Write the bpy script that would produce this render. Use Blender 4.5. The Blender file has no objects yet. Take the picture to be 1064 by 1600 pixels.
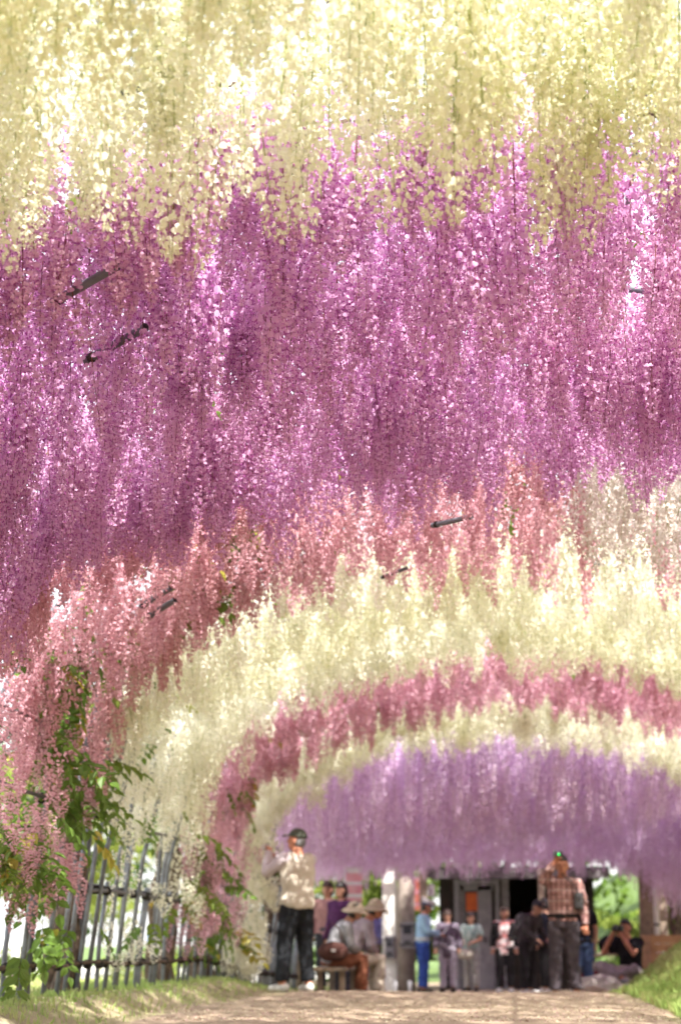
import bpy, bmesh, math, random
import numpy as np
from mathutils import Vector, Matrix, noise

R = math.radians
rng = np.random.RandomState(7)
random.seed(7)
S = bpy.context.scene
COL = S.collection

# ------------------------------------------------------------------ camera
CAM_H = 0.5
cam = bpy.data.cameras.new('camera')
cam.sensor_width = 36
cam.lens = 67.5
cam.clip_start = 0.1
cam.clip_end = 1500
camo = bpy.data.objects.new('camera', cam)
COL.objects.link(camo)
camo.location = (0, 0, CAM_H)
camo.rotation_euler = (R(90 + 12.68), 0, R(4.98))
cam.dof.use_dof = True
cam.dof.focus_distance = 8.0
cam.dof.aperture_fstop = 67.5 / 24.0
cam.dof.aperture_blades = 0
S.camera = camo

# ------------------------------------------------------------------ world
SUN_EL, SUN_AZ = 52.0, 150.0      # azimuth clockwise from +Y: behind the camera, from the right
w = bpy.data.worlds.new('World')
S.world = w
w.use_nodes = True
nt = w.node_tree
nt.nodes.clear()
sky = nt.nodes.new('ShaderNodeTexSky')
sky.sky_type = 'NISHITA'
sky.sun_disc = False
sky.sun_elevation = R(SUN_EL)
sky.sun_rotation = R(SUN_AZ)
sky.air_density = 1.0
sky.dust_density = 5.0
sky.ozone_density = 1.0
bg = nt.nodes.new('ShaderNodeBackground')
bg.inputs['Strength'].default_value = 0.15
wo = nt.nodes.new('ShaderNodeOutputWorld')
veil = nt.nodes.new('ShaderNodeMix'); veil.data_type = 'RGBA'
veil.inputs[0].default_value = 0.65
nt.links.new(sky.outputs[0], veil.inputs[6])
veil.inputs[7].default_value = (5.2, 5.2, 5.1, 1)      # thin white cloud
nt.links.new(veil.outputs[2], bg.inputs['Color'])
nt.links.new(bg.outputs[0], wo.inputs['Surface'])

sun = bpy.data.lights.new('sun', 'SUN')
sun.energy = 4.1
sun.angle = R(0.5)
sun.color = (1.0, 0.96, 0.90)
suno = bpy.data.objects.new('sun', sun)
COL.objects.link(suno)
sd = Vector((math.sin(R(SUN_AZ)) * math.cos(R(SUN_EL)), math.cos(R(SUN_AZ)) * math.cos(R(SUN_EL)), math.sin(R(SUN_EL))))
suno.rotation_euler = sd.to_track_quat('Z', 'Y').to_euler()
suno.location = (20, -20, 40)

S.view_settings.view_transform = 'Standard'
S.view_settings.look = 'None'
S.view_settings.gamma = 1
S.view_settings.use_curve_mapping = False
S.view_settings.exposure = 1.62

S.render.engine = 'CYCLES'
S.cycles.max_bounces = 10
S.cycles.diffuse_bounces = 6
S.cycles.transmission_bounces = 8
S.cycles.glossy_bounces = 2
S.cycles.use_adaptive_sampling = False
S.cycles.sample_clamp_indirect = 6
S.cycles.use_denoising = True
S.cycles.caustics_reflective = False
S.cycles.caustics_refractive = False

# ------------------------------------------------------------------ helpers
def tag(o, label=None, cat=None, group=None, kind=None):
    if label: o['label'] = label
    if cat: o['category'] = cat
    if group: o['group'] = group
    if kind: o['kind'] = kind
    return o

def empty(name, loc=(0, 0, 0), rz=0.0, label=None, cat=None, group=None):
    o = bpy.data.objects.new(name, None)
    COL.objects.link(o)
    o.location = loc
    o.rotation_euler = (0, 0, rz)
    return tag(o, label, cat, group)

def link(name, me, parent=None, loc=None, rot=None, scale=None):
    o = bpy.data.objects.new(name, me)
    COL.objects.link(o)
    if parent is not None: o.parent = parent
    if loc is not None: o.location = loc
    if rot is not None: o.rotation_euler = rot
    if scale is not None: o.scale = scale
    return o

class MB:
    """collects verts and faces"""
    def __init__(s):
        s.v = []; s.f = []; s.m = []; s.sm = []
    def add(s, vs, fs, m=0, smooth=False):
        n = len(s.v)
        s.v.extend([tuple(p) for p in vs])
        s.f.extend([tuple(i + n for i in f) for f in fs])
        s.m.extend([m] * len(fs))
        s.sm.extend([smooth] * len(fs))
        return s
    def box(s, c, size, rz=0.0, m=0):
        hx, hy, hz = size[0] / 2, size[1] / 2, size[2] / 2
        ca, sa = math.cos(rz), math.sin(rz)
        vs = []
        for dz in (-hz, hz):
            for dx, dy in ((-hx, -hy), (hx, -hy), (hx, hy), (-hx, hy)):
                vs.append((c[0] + dx * ca - dy * sa, c[1] + dx * sa + dy * ca, c[2] + dz))
        return s.add(vs, [(3, 2, 1, 0), (4, 5, 6, 7), (0, 1, 5, 4), (1, 2, 6, 5), (2, 3, 7, 6), (3, 0, 4, 7)], m)
    def tube(s, pts, rad, n=8, m=0, smooth=True, cap=True):
        pts = [Vector(p) for p in pts]
        if not hasattr(rad, '__len__'): rad = [rad] * len(pts)
        rings = []
        t0 = (pts[1] - pts[0]).normalized()
        up = Vector((0, 0, 1)) if abs(t0.z) < 0.9 else Vector((1, 0, 0))
        side = t0.cross(up).normalized()
        vs = []
        for i, p in enumerate(pts):
            t = (pts[min(i + 1, len(pts) - 1)] - pts[max(i - 1, 0)]).normalized()
            side = (side - t * side.dot(t)).normalized()
            b = t.cross(side)
            for k in range(n):
                a = 2 * math.pi * k / n
                vs.append(p + (side * math.cos(a) + b * math.sin(a)) * rad[i])
        fs = []
        for i in range(len(pts) - 1):
            for k in range(n):
                k2 = (k + 1) % n
                fs.append((i * n + k, i * n + k2, (i + 1) * n + k2, (i + 1) * n + k))
        if cap:
            fs.append(tuple(range(n - 1, -1, -1)))
            fs.append(tuple(range((len(pts) - 1) * n, len(pts) * n)))
        return s.add(vs, fs, m, smooth)
    def loft(s, pts, radii, side=(1, 0, 0), n=16, m=0, smooth=True):
        """elliptical rings along pts; radii (r along side, r across)"""
        pts = [Vector(p) for p in pts]
        sd_ = Vector(side).normalized()
        vs = []
        for i, p in enumerate(pts):
            t = (pts[min(i + 1, len(pts) - 1)] - pts[max(i - 1, 0)]).normalized()
            a_ = sd_ - t * sd_.dot(t)
            if a_.length < 1e-3: a_ = Vector((0, 1, 0)) - t * t.y
            a_.normalize()
            b_ = t.cross(a_)
            rx, ry = radii[i] if hasattr(radii[i], '__len__') else (radii[i], radii[i])
            for k in range(n):
                a = 2 * math.pi * k / n
                vs.append(p + a_ * math.cos(a) * rx + b_ * math.sin(a) * ry)
        fs = []
        for i in range(len(pts) - 1):
            for k in range(n):
                k2 = (k + 1) % n
                fs.append((i * n + k, i * n + k2, (i + 1) * n + k2, (i + 1) * n + k))
        fs.append(tuple(range(n - 1, -1, -1)))
        fs.append(tuple(range((len(pts) - 1) * n, len(pts) * n)))
        return s.add(vs, fs, m, smooth)
    def ell(s, c, r, M=None, nu=14, nv=9, m=0, zmin=-1.0, smooth=True):
        """ellipsoid, optionally cut below zmin (unit sphere) ; M a 3x3 rotation"""
        vs, fs = [], []
        t1 = math.acos(max(-1, min(1, zmin)))
        for j in range(nv + 1):
            th = t1 * j / nv
            for k in range(nu):
                a = 2 * math.pi * k / nu
                p = Vector((r[0] * math.sin(th) * math.cos(a), r[1] * math.sin(th) * math.sin(a), r[2] * math.cos(th)))
                if M is not None: p = M @ p
                vs.append(p + Vector(c))
        for j in range(nv):
            for k in range(nu):
                k2 = (k + 1) % nu
                fs.append((j * nu + k, (j + 1) * nu + k, (j + 1) * nu + k2, j * nu + k2))
        fs.append(tuple(nv * nu + k for k in range(nu - 1, -1, -1)))
        return s.add(vs, fs, m, smooth)
    def mesh(s, name, mats=()):
        me = bpy.data.meshes.new(name)
        me.from_pydata(s.v, [], s.f)
        for m_ in mats: me.materials.append(m_)
        me.polygons.foreach_set('material_index', s.m)
        me.polygons.foreach_set('use_smooth', s.sm)
        me.update()
        return me
    def build(s, name, mats, parent=None, **k):
        if not isinstance(mats, (list, tuple)): mats = [mats]
        return link(name, s.mesh(name, mats), parent, **k)

# ------------------------------------------------------------------ materials
def newmat(name):
    m = bpy.data.materials.new(name)
    m.use_nodes = True
    n = m.node_tree
    n.nodes.clear()
    out = n.nodes.new('ShaderNodeOutputMaterial')
    return m, n, out

def N(n, t, **k):
    x = n.nodes.new(t)
    for a, b in k.items(): setattr(x, a, b)
    return x

def mixcol(n, fac, a, b):
    x = N(n, 'ShaderNodeMix', data_type='RGBA')
    for i, v in ((0, fac), (6, a), (7, b)):
        if hasattr(v, 'links') or hasattr(v, 'is_linked'): n.links.new(v, x.inputs[i])
        else: x.inputs[i].default_value = v if i == 0 else tuple(v[:3]) + (1,)
    return x.outputs[2]

def ramp(n, src, a, b):
    x = N(n, 'ShaderNodeMapRange', interpolation_type='SMOOTHSTEP')
    n.links.new(src, x.inputs[0])
    x.inputs[1].default_value = a; x.inputs[2].default_value = b
    return x.outputs[0]

def noisef(n, scale, detail=3, coord='Object', rough=0.55):
    tc = N(n, 'ShaderNodeTexCoord')
    if coord == 'World':
        g = N(n, 'ShaderNodeNewGeometry'); v = g.outputs['Position']
    else:
        v = tc.outputs[coord]
    t = N(n, 'ShaderNodeTexNoise')
    t.inputs['Scale'].default_value = scale
    t.inputs['Detail'].default_value = detail
    t.inputs['Roughness'].default_value = rough
    n.links.new(v, t.inputs['Vector'])
    return t.outputs[0]

def simple(name, c1, c2=None, scale=6.0, rough=0.8, bump=0.0, bscale=40.0, metal=0.0, spec=0.5, coord='Object'):
    m, n, out = newmat(name)
    p = N(n, 'ShaderNodeBsdfPrincipled')
    p.inputs['Roughness'].default_value = rough
    p.inputs['Metallic'].default_value = metal
    p.inputs['Specular IOR Level'].default_value = spec
    if c2 is None: c2 = tuple(x * 0.72 for x in c1)
    f = ramp(n, noisef(n, scale, 5, coord), 0.32, 0.68)
    n.links.new(mixcol(n, f, c1, c2), p.inputs['Base Color'])
    if bump:
        b = N(n, 'ShaderNodeBump')
        b.inputs['Strength'].default_value = bump
        b.inputs['Distance'].default_value = 0.01
        n.links.new(noisef(n, bscale, 4, coord), b.inputs['Height'])
        n.links.new(b.outputs[0], p.inputs['Normal'])
    n.links.new(p.outputs[0], out.inputs['Surface'])
    return m

def thin(name, cA, cB, cC, transl=0.5, patch=0.8, gloss=0.0, vary=0.5, blotch=0.75):
    """thin translucent petal or leaf: cA..cB by flower and floret, cC in broad patches of another plant's tone"""
    m, n, out = newmat(name)
    at = N(n, 'ShaderNodeAttribute', attribute_name='tint')
    oi = N(n, 'ShaderNodeObjectInfo')
    add = N(n, 'ShaderNodeMath', operation='MULTIPLY_ADD')
    n.links.new(oi.outputs['Random'], add.inputs[0])
    add.inputs[1].default_value = vary
    half = N(n, 'ShaderNodeMath', operation='MULTIPLY')
    n.links.new(at.outputs['Fac'], half.inputs[0]); half.inputs[1].default_value = 1 - vary
    n.links.new(half.outputs[0], add.inputs[2])
    c = mixcol(n, add.outputs[0], cA, cB)
    pf = ramp(n, noisef(n, patch, 2, 'World'), 0.42, 0.68)
    mm = N(n, 'ShaderNodeMath', operation='MULTIPLY'); n.links.new(pf, mm.inputs[0]); mm.inputs[1].default_value = blotch
    c = mixcol(n, mm.outputs[0], c, cC)
    d = N(n, 'ShaderNodeBsdfDiffuse'); t = N(n, 'ShaderNodeBsdfTranslucent')
    n.links.new(c, d.inputs['Color']); n.links.new(c, t.inputs['Color'])
    mx = N(n, 'ShaderNodeMixShader'); mx.inputs[0].default_value = transl
    n.links.new(d.outputs[0], mx.inputs[1]); n.links.new(t.outputs[0], mx.inputs[2])
    res = mx.outputs[0]
    if gloss:
        g = N(n, 'ShaderNodeBsdfGlossy'); g.inputs['Roughness'].default_value = 0.45
        m2 = N(n, 'ShaderNodeMixShader'); m2.inputs[0].default_value = gloss
        n.links.new(res, m2.inputs[1]); n.links.new(g.outputs[0], m2.inputs[2]); res = m2.outputs[0]
    n.links.new(res, out.inputs['Surface'])
    return m

MAT = {}
MAT['pipe'] = simple('painted_pipe', (0.16, 0.17, 0.20), (0.10, 0.105, 0.12), 9, 0.5, 0.3)
MAT['pipe_light'] = simple('galvanised_pipe', (0.22, 0.245, 0.28), (0.12, 0.13, 0.15), 12, 0.42, 0.2)
MAT['tie'] = simple('tarred_cord', (0.03, 0.025, 0.022), (0.015, 0.012, 0.01), 30, 0.9)
MAT['bark'] = simple('wisteria_bark', (0.17, 0.12, 0.085), (0.06, 0.042, 0.03), 14, 0.95, 0.8, 45)
MAT['twig'] = simple('twig_bark', (0.13, 0.085, 0.06), (0.06, 0.04, 0.03), 14, 0.95, 0.5, 45)

# ------------------------------------------------------------------ tunnel shape
TRELLIS_Z = 3.45
A_W, SPRING, RISE = 3.25, 1.55, 1.93          # half width, springing height, rise above it (metres)

def gy(y):
    """path level along the tunnel: level to the crest, then falling gently"""
    if y < 20.5: return 0.0
    t = min(1.0, (y - 20.5) / 14.0)
    return -0.37 * (t * (2 - t)) - (0.012 * (y - 34.5) if y > 34.5 else 0.0) * (1 if y < 60 else 0) - (0.306 if y >= 60 else 0)

def profile():
    pts = [(-A_W, 0.0), (-A_W + 0.03, 0.8), (-A_W + 0.10, SPRING)]
    for i in range(1, 48):
        a = math.pi * (1 - i / 48)
        ex = 2 / 2.1
        ca, sa = math.cos(a), math.sin(a)
        x = (A_W - 0.10) * math.copysign(abs(ca) ** ex, ca)
        z = SPRING + RISE * abs(sa) ** ex
        pts.append((x, z))
    pts += [(A_W - 0.10, SPRING), (A_W - 0.03, 0.8), (A_W, 0.0)]
    return pts
PROF = profile()
CUM = [0.0]
for i in range(1, len(PROF)):
    CUM.append(CUM[-1] + math.dist(PROF[i], PROF[i - 1]))
ARC = CUM[-1]
PX = np.array([p[0] for p in PROF]); PZ = np.array([p[1] for p in PROF]); PC = np.array(CUM)
def arc(sv):
    return np.interp(sv, PC, PX), np.interp(sv, PC, PZ)

# ------------------------------------------------------------------ ground
def ss(a, b, x):
    t = min(1, max(0, (x - a) / (b - a)))
    return t * t * (3 - 2 * t)

def ground_z(x, y):
    z = gy(y)
    z += 0.13 * ss(-2.55, -3.0, x) if x < -2.5 else 0.0
    # right bank
    toe = 1.22 + 0.12 * math.sin(y * 0.9) + 0.5 * ss(26.5, 29.5, y)
    if x > toe and y < 33:
        fade = 1 - ss(26.8, 29.8, y)
        z += (0.82 * ss(0, 1.5, x - toe) + 0.25 * ss(1.5, 6, x - toe)) * fade
    # hillside beyond on the right
    if y > 38:
        z += 7.0 * ss(42, 75, y) * ss(-5, 12, x)
    z += 0.018 * noise.noise(Vector((x * 0.9, y * 0.9, 0))) + 0.008 * noise.noise(Vector((x * 4, y * 4, 3)))
    return z

def ground_sheet():
    xs = sorted(set([-600, -250, -120, -60, -30, -18, -12, -9, -7, -6, -5, -4.5, -4, -3.7] + [round(-3.5 + 0.125 * i, 3) for i in range(65)] +
                    [4.8, 5.2, 6, 7, 8, 10, 12, 16, 22, 32, 60, 120, 250, 600]))
    ys = sorted(set([-300, -120, -50, -20, -8, -3, 0, 3, 6, 8, 9, 10] + [round(10.5 + 0.25 * i, 3) for i in range(134)] +
                    [45, 47, 50, 53, 57, 60, 65, 70, 75, 80, 100, 140, 220, 400, 900]))
    vs = [(x, y, ground_z(x, y)) for y in ys for x in xs]
    nx = len(xs)
    fs = [(j * nx + i, j * nx + i + 1, (j + 1) * nx + i + 1, (j + 1) * nx + i) for j in range(len(ys) - 1) for i in range(nx - 1)]
    mb = MB(); mb.add(vs, fs, 0, True)
    m, n, out = newmat('meadow_soil')
    p = N(n, 'ShaderNodeBsdfPrincipled'); p.inputs['Roughness'].default_value = 0.95
    f = ramp(n, noisef(n, 1.3, 6, 'World'), 0.35, 0.6)
    f2 = ramp(n, noisef(n, 14, 4, 'World'), 0.35, 0.65)
    c = mixcol(n, f, (0.22, 0.21, 0.10), (0.38, 0.29, 0.21))
    c = mixcol(n, f2, c, (0.30, 0.26, 0.15))
    ge = N(n, 'ShaderNodeNewGeometry'); sx_ = N(n, 'ShaderNodeSeparateXYZ'); n.links.new(ge.outputs['Position'], sx_.inputs[0])
    hill = mixcol(n, f2, (0.07, 0.13, 0.03), (0.13, 0.19, 0.05))      # undergrowth of the slope beyond the tunnel
    c = mixcol(n, ramp(n, sx_.outputs[1], 37, 40), c, hill)
    n.links.new(c, p.inputs['Base Color'])
    b = N(n, 'ShaderNodeBump'); b.inputs['Strength'].default_value = 0.8; b.inputs['Distance'].default_value = 0.02
    n.links.new(noisef(n, 30, 5, 'World'), b.inputs['Height']); n.links.new(b.outputs[0], p.inputs['Normal'])
    n.links.new(p.outputs[0], out.inputs['Surface'])
    return tag(mb.build('ground', m), kind='structure')
ground_sheet()

def path_sheet():
    ys = [-4, 0, 4, 8] + [round(10 + 0.25 * i, 3) for i in range(160)]
    mb = MB(); vs = []; nx = 30
    for y in ys:
        l = -2.55 + 0.12 * math.sin(y * 0.7) + 0.07 * math.sin(y * 2.3)
        r = 1.18 + 0.12 * math.sin(y * 0.9) + 0.05 * math.sin(y * 3.1) + 0.6 * ss(26.5, 29.5, y)
        if y > 33: l -= (y - 33) * 0.9; r += (y - 33) * 0.35
        for i in range(nx + 1):
            x = l + (r - l) * i / nx
            edge = min(i, nx - i)
            vs.append((x, y, ground_z(x, y) + (0.006 if edge > 0 else -0.02) + 0.012 * min(1, edge / 4)))
    fs = [(j * (nx + 1) + i, j * (nx + 1) + i + 1, (j + 1) * (nx + 1) + i + 1, (j + 1) * (nx + 1) + i) for j in range(len(ys) - 1) for i in range(nx)]
    mb.add(vs, fs, 0, True)
    m, n, out = newmat('trodden_earth')
    p = N(n, 'ShaderNodeBsdfPrincipled'); p.inputs['Roughness'].default_value = 0.95
    f = ramp(n, noisef(n, 2.2, 6, 'World'), 0.35, 0.65)
    c = mixcol(n, f, (0.31, 0.23, 0.165), (0.25, 0.185, 0.13))
    f2 = ramp(n, noisef(n, 22, 5, 'World', 0.7), 0.45, 0.7)
    c = mixcol(n, f2, c, (0.36, 0.28, 0.21))
    n.links.new(c, p.inputs['Base Color'])
    b = N(n, 'ShaderNodeBump'); b.inputs['Strength'].default_value = 0.4; b.inputs['Distance'].default_value = 0.008
    n.links.new(noisef(n, 45, 5, 'World'), b.inputs['Height']); n.links.new(b.outputs[0], p.inputs['Normal'])
    n.links.new(p.outputs[0], out.inputs['Surface'])
    return tag(mb.build('path', m), kind='structure')
path_sheet()

def lot_sheet():
    """pale gravel yard outside the left fence"""
    mb = MB(); vs = []
    xs = [-70, -40, -25, -16, -12, -10, -8, -6.5, -5.6]; ys = [-20, 0, 6, 10, 14, 18, 22, 26, 30, 34, 38, 46, 60, 90]
    for y in ys:
        for x in xs: vs.append((x, y, gy(y) + 0.13 + 0.03))
    nx = len(xs)
    fs = [(j * nx + i, j * nx + i + 1, (j + 1) * nx + i + 1, (j + 1) * nx + i) for j in range(len(ys) - 1) for i in range(nx - 1)]
    mb.add(vs, fs)
    return tag(mb.build('gravel_yard_pavement', simple('pale_gravel', (0.62, 0.60, 0.56), (0.5, 0.48, 0.44), 3, 0.95, 0.5, 60, coord='Object')), kind='structure')
lot_sheet()

# ------------------------------------------------------------------ pergola frame
def frame():
    T = empty('pergola_tunnel', (0, 0, 0), 0, 'long arched pergola frame of grey painted pipes carrying all the wisteria', 'pergola')
    ys = [1.0 + 1.5 * i for i in range(16)]
    mb = MB(); mb.tube([(x, 0, z) for x, z in PROF[::2] + [PROF[-1]]], 0.019, 8)
    hoop = mb.mesh('hoop', [MAT['pipe']])
    for y in ys: link('hoop', hoop, T, loc=(0, y, gy(y)))
    for sv in [0.9, 1.8, 2.7, 3.5, 4.3, 5.1, ARC / 2, ARC - 5.1, ARC - 4.3, ARC - 3.5, ARC - 2.7, ARC - 1.8, ARC - 0.9]:
        x, z = arc(sv)
        off = 0.045
        MB().tube([(float(x) * 1.0 - math.copysign(off, x) * 0, y, float(z) + 0.047 + gy(y)) for y in [0.5, 8, 14, 20, 23.9]], 0.013, 6).build('purlin', MAT['pipe'], T)
    # short pipe ends left hanging into the tunnel, with their clamps
    def stub(x, y, z, ln, ang, tilt, r=0.03, double=False):
        c, s_ = math.cos(ang), math.sin(ang)
        d = Vector((c * math.cos(tilt), s_ * math.cos(tilt), math.sin(tilt)))
        p = Vector((x, y, z))
        m_ = MB()
        n = 10
        m_.tube([p - d * ln / 2, p + d * ln / 2], r, n, cap=False)
        m_.tube([p + d * ln / 2, p - d * ln / 2], r * 0.84, n, cap=False)
        o = m_.build('pipe_end', MAT['pipe'], T)
        MB().tube([p - d * ln * 0.42, p - d * ln * 0.36], r * 1.25, n).build('clamp', MAT['tie'], o)
    def at(px, py, d):            # a point in the place, from its bearing and its distance along the tunnel
        cy, sy = math.cos(R(4.98)), math.sin(R(4.98))
        cp, sp = math.cos(R(12.68)), math.sin(R(12.68))
        u, v = (px - 532) / 3000, (800 - py) / 3000
        fwd = Vector((-sy * cp, cy * cp, sp)); rt = Vector((cy, sy, 0)); up = rt.cross(fwd)
        q = fwd + rt * u + up * v
        return Vector((0, 0, CAM_H)) + q * (d / q.y)
    for px, py, d, ln, ang, tilt, r in [(156, 433, 6.1, 0.18, 0.15, 0.24, 0.017), (203, 527, 6.7, 0.18, 0.15, 0.26, 0.017), (4, 716, 7.7, 0.18, 0.1, 0.35, 0.018),
                                   (216, 136, 5.35, 0.05, 0.3, 0.0, 0.018), (596, 196, 5.85, 0.07, 1.2, 0.9, 0.012), (720, 811, 10.0, 0.17, 0.0, 0.0, 0.016),
                                   (254, 928, 10.7, 0.14, 0.2, 0.45, 0.019), (262, 946, 10.8, 0.13, 0.2, 0.45, 0.019),
                                   (625, 892, 11.4, 0.12, 0.1, 0.2, 0.012), (925, 880, 12.3, 0.16, 0.1, -0.25, 0.012), (60, 1100, 12.2, 0.24, 0.2, 0.9, 0.018), (40, 1112, 12.2, 0.24, 0.2, 0.9, 0.018),
                                   (130, 1082, 12.4, 0.24, 0.2, 0.75, 0.016)]:
        p = at(px, py, d * (1.045 if d < 9 else 1.095))
        ln2 = ln * 1.9; a2 = ang - .75
        q = p + Vector((math.cos(a2) * math.cos(tilt), math.sin(a2) * math.cos(tilt), math.sin(tilt) * .6)) * (ln / 2 - ln2 / 2)
        stub(q.x, q.y, q.z, ln2, a2, tilt * .8, r)
    return T, at
PERGOLA, at = frame()

# ------------------------------------------------------------------ lattice fences
def fence(side, y0, y1, label):
    F = empty('lattice_fence', (side * A_W, y0, 0), 0, label, 'fence')
    rg = random.Random(3 if side < 0 else 4)
    base = 0.13
    x0 = 0.0
    def mk(h, r, lean):
        mb = MB(); n = 8
        mb.tube([(0, 0, -0.15), (-side * lean * 0.35, 0, h * 0.5), (-side * lean, 0, h)], r, n)
        return mb.mesh('fence_pole', [MAT['pipe_light']])
    kinds = [mk(0.62, 0.018, 0.05), mk(0.85, 0.018, 0.08), mk(1.25, 0.018, 0.16), mk(2.15, 0.019, 0.42)]
    tie = MB(); tie.tube([(0, 0, -0.035), (0, 0, -0.012), (0, 0, 0.012), (0, 0, 0.035)], [0.026, 0.04, 0.038, 0.025], 7); tie = tie.mesh('cord_tie', [MAT['tie']])
    y = y0; i = 0
    while y < y1:
        k = (rg.choice([0, 0, 0, 1, 1, 1, 2]) if i % 6 else 3) if not 13.2 < y < 18.5 else rg.choice([1, 3, 3, 3])
        p = link('fence_pole', kinds[k], F, loc=(rg.uniform(-.02, .02), y - y0, gy(y) + base), rot=(rg.uniform(-.03, .03) + 0.03, rg.uniform(-.02, .02), rg.uniform(0, 6) * 0))
        for hz in (0.22, 0.78, 1.32, 1.75):
            if hz < [0.62, 0.85, 1.25, 2.15][k]:
                t = link('cord_tie', tie, p, loc=(-side * (0.02 + 0.03 * hz + 0.05 * hz * hz), 0, hz), rot=(0.15 * rg.random(), 0, rg.random() * 3))
        y += rg.uniform(0.30, 0.42); i += 1
    for hz, r in ((0.22, 0.016), (0.78, 0.014), (1.32, 0.014), (1.75, 0.012)):
        ya = y0
        while ya < y1:
            yb = min(y1, ya + 3.4)
            pts = []
            for j in range(6):
                yy = ya + (yb - ya) * j / 5
                pts.append((-side * (0.03 + 0.04 * hz + 0.055 * hz * hz), yy - y0, gy(yy) + base + hz + rg.uniform(-.015, .015)))
            MB().tube(pts, r, 6).build('fence_rail', MAT['twig'] if hz < 0.5 else MAT['pipe'], F)
            ya = yb
    return F
fence(-1, 10.5, 29.6, 'grey pole lattice fence along the left side of the tunnel')
fence(1, 10.5, 23.6, 'grey pole lattice fence behind the grassy bank on the right')

# ------------------------------------------------------------------ flower clusters
def cluster_mesh(name, mats, L, r0, n, fl, seed, near=True, droop=0.0, power=0.7):
    """a hanging raceme: stalk, banners (0), wings and keels (1), stalks (2)"""
    rg = np.random.RandomState(seed)
    V = []; F = []; MI = []; T = []
    def addp(P, faces, mi, t):
        b = len(V); V.extend(P); F.extend([tuple(i + b for i in f) for f in faces]); MI.extend([mi] * len(faces)); T.extend([t] * len(faces))
    bend = rg.uniform(-1, 1, 2) * 0.03
    def axis(t): return np.array([bend[0] * t * t, bend[1] * t * t, -L * t])
    st = [axis(t) for t in np.linspace(0, 1, 6)]
    for k in range(5):
        a, b = st[k], st[k + 1]; rr = 0.0022 * (1 - k / 6)
        P = [a + [rr, 0, 0], a + [-rr, rr, 0], a + [-rr, -rr, 0], b + [rr * .8, 0, 0], b + [-rr * .8, rr * .8, 0], b + [-rr * .8, -rr * .8, 0]]
        addp(P, [(0, 1, 4, 3), (1, 2, 5, 4), (2, 0, 3, 5)], 2, 0.5)
    g = 2.39996
    for i in range(n):
        t = (i + 0.5) / n
        t = 0.02 + 0.98 * t ** 0.92
        c0 = axis(t)
        rr = r0 * (1 - t) ** power * (0.75 + 0.5 * rg.rand()) + 0.006
        if t < 0.12: rr *= 0.55 + 3.5 * t
        a = i * g + rg.uniform(-.5, .5)
        out = np.array([math.cos(a), math.sin(a), 0.0]); sd_ = np.array([-math.sin(a), math.cos(a), 0.0]); up = np.array([0, 0, 1.0])
        dr = rg.uniform(-0.015, 0.02) + droop
        c = c0 + out * rr + up * (-dr)
        s = fl * (1.05 - 0.5 * t ** 2) * rg.uniform(0.8, 1.2)
        tilt = rg.uniform(-0.5, 0.9)
        yaw = rg.uniform(-0.9, 0.9)
        o2 = out * math.cos(yaw) + sd_ * math.sin(yaw); s2 = -out * math.sin(yaw) + sd_ * math.cos(yaw)
        nrm = o2 * math.cos(tilt) - up * math.sin(tilt)      # where the floret looks
        u2 = up * math.cos(tilt) + o2 * math.sin(tilt)
        tv = rg.rand()
        if near:
            # pedicel
            w_ = 0.0007
            P = [c0 - sd_ * w_, c0 + sd_ * w_, c - nrm * s * .2]
            addp(P, [(0, 1, 2)], 2, 0.5)
            # banner: rounded, folded back along its middle
            bk = -0.28 * s
            P = [c, c + s2 * .42 * s + u2 * .12 * s + nrm * bk * .6, c + s2 * .5 * s + u2 * .5 * s + nrm * bk, c + s2 * .2 * s + u2 * .82 * s + nrm * bk * .8,
                 c + u2 * .78 * s, c - s2 * .2 * s + u2 * .82 * s + nrm * bk * .8, c - s2 * .5 * s + u2 * .5 * s + nrm * bk, c - s2 * .42 * s + u2 * .12 * s + nrm * bk * .6]
            addp(P, [(0, 1, 2, 3, 4), (0, 4, 5, 6, 7)], 0, tv)
            # wings and keel: a small beak forward and down
            d = nrm * .62 - u2 * .28
            P = [c + u2 * .05 * s, c + s2 * .17 * s + d * .45 * s, c + d * s * .95 - s2 * 0, c - s2 * .17 * s + d * .45 * s, c + d * .5 * s + u2 * .22 * s]
            addp(P, [(0, 1, 2, 4), (0, 4, 2, 3)], 1, rg.rand())
        else:
            P = [c0 - sd_ * .001, c0 + sd_ * .001, c]
            addp(P, [(0, 1, 2)], 2, 0.5)
            P = [c - u2 * .3 * s, c + s2 * .5 * s + u2 * .2 * s - nrm * .15 * s, c + u2 * .75 * s, c - s2 * .5 * s + u2 * .2 * s - nrm * .15 * s]
            addp(P, [(0, 1, 2), (0, 2, 3)], 0, tv)
            d = nrm * .6 - u2 * .4
            P = [c + u2 * .1 * s, c + s2 * .2 * s + d * .5 * s, c + d * s, c - s2 * .2 * s + d * .5 * s]
            addp(P, [(0, 1, 2, 3)], 1, rg.rand())
    me = bpy.data.meshes.new(name)
    me.from_pydata([tuple(v) for v in V], [], F)
    for m_ in mats: me.materials.append(m_)
    me.polygons.foreach_set('material_index', MI)
    at_ = me.attributes.new('tint', 'FLOAT', 'FACE'); at_.data.foreach_set('value', T)
    me.update()
    return me

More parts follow.
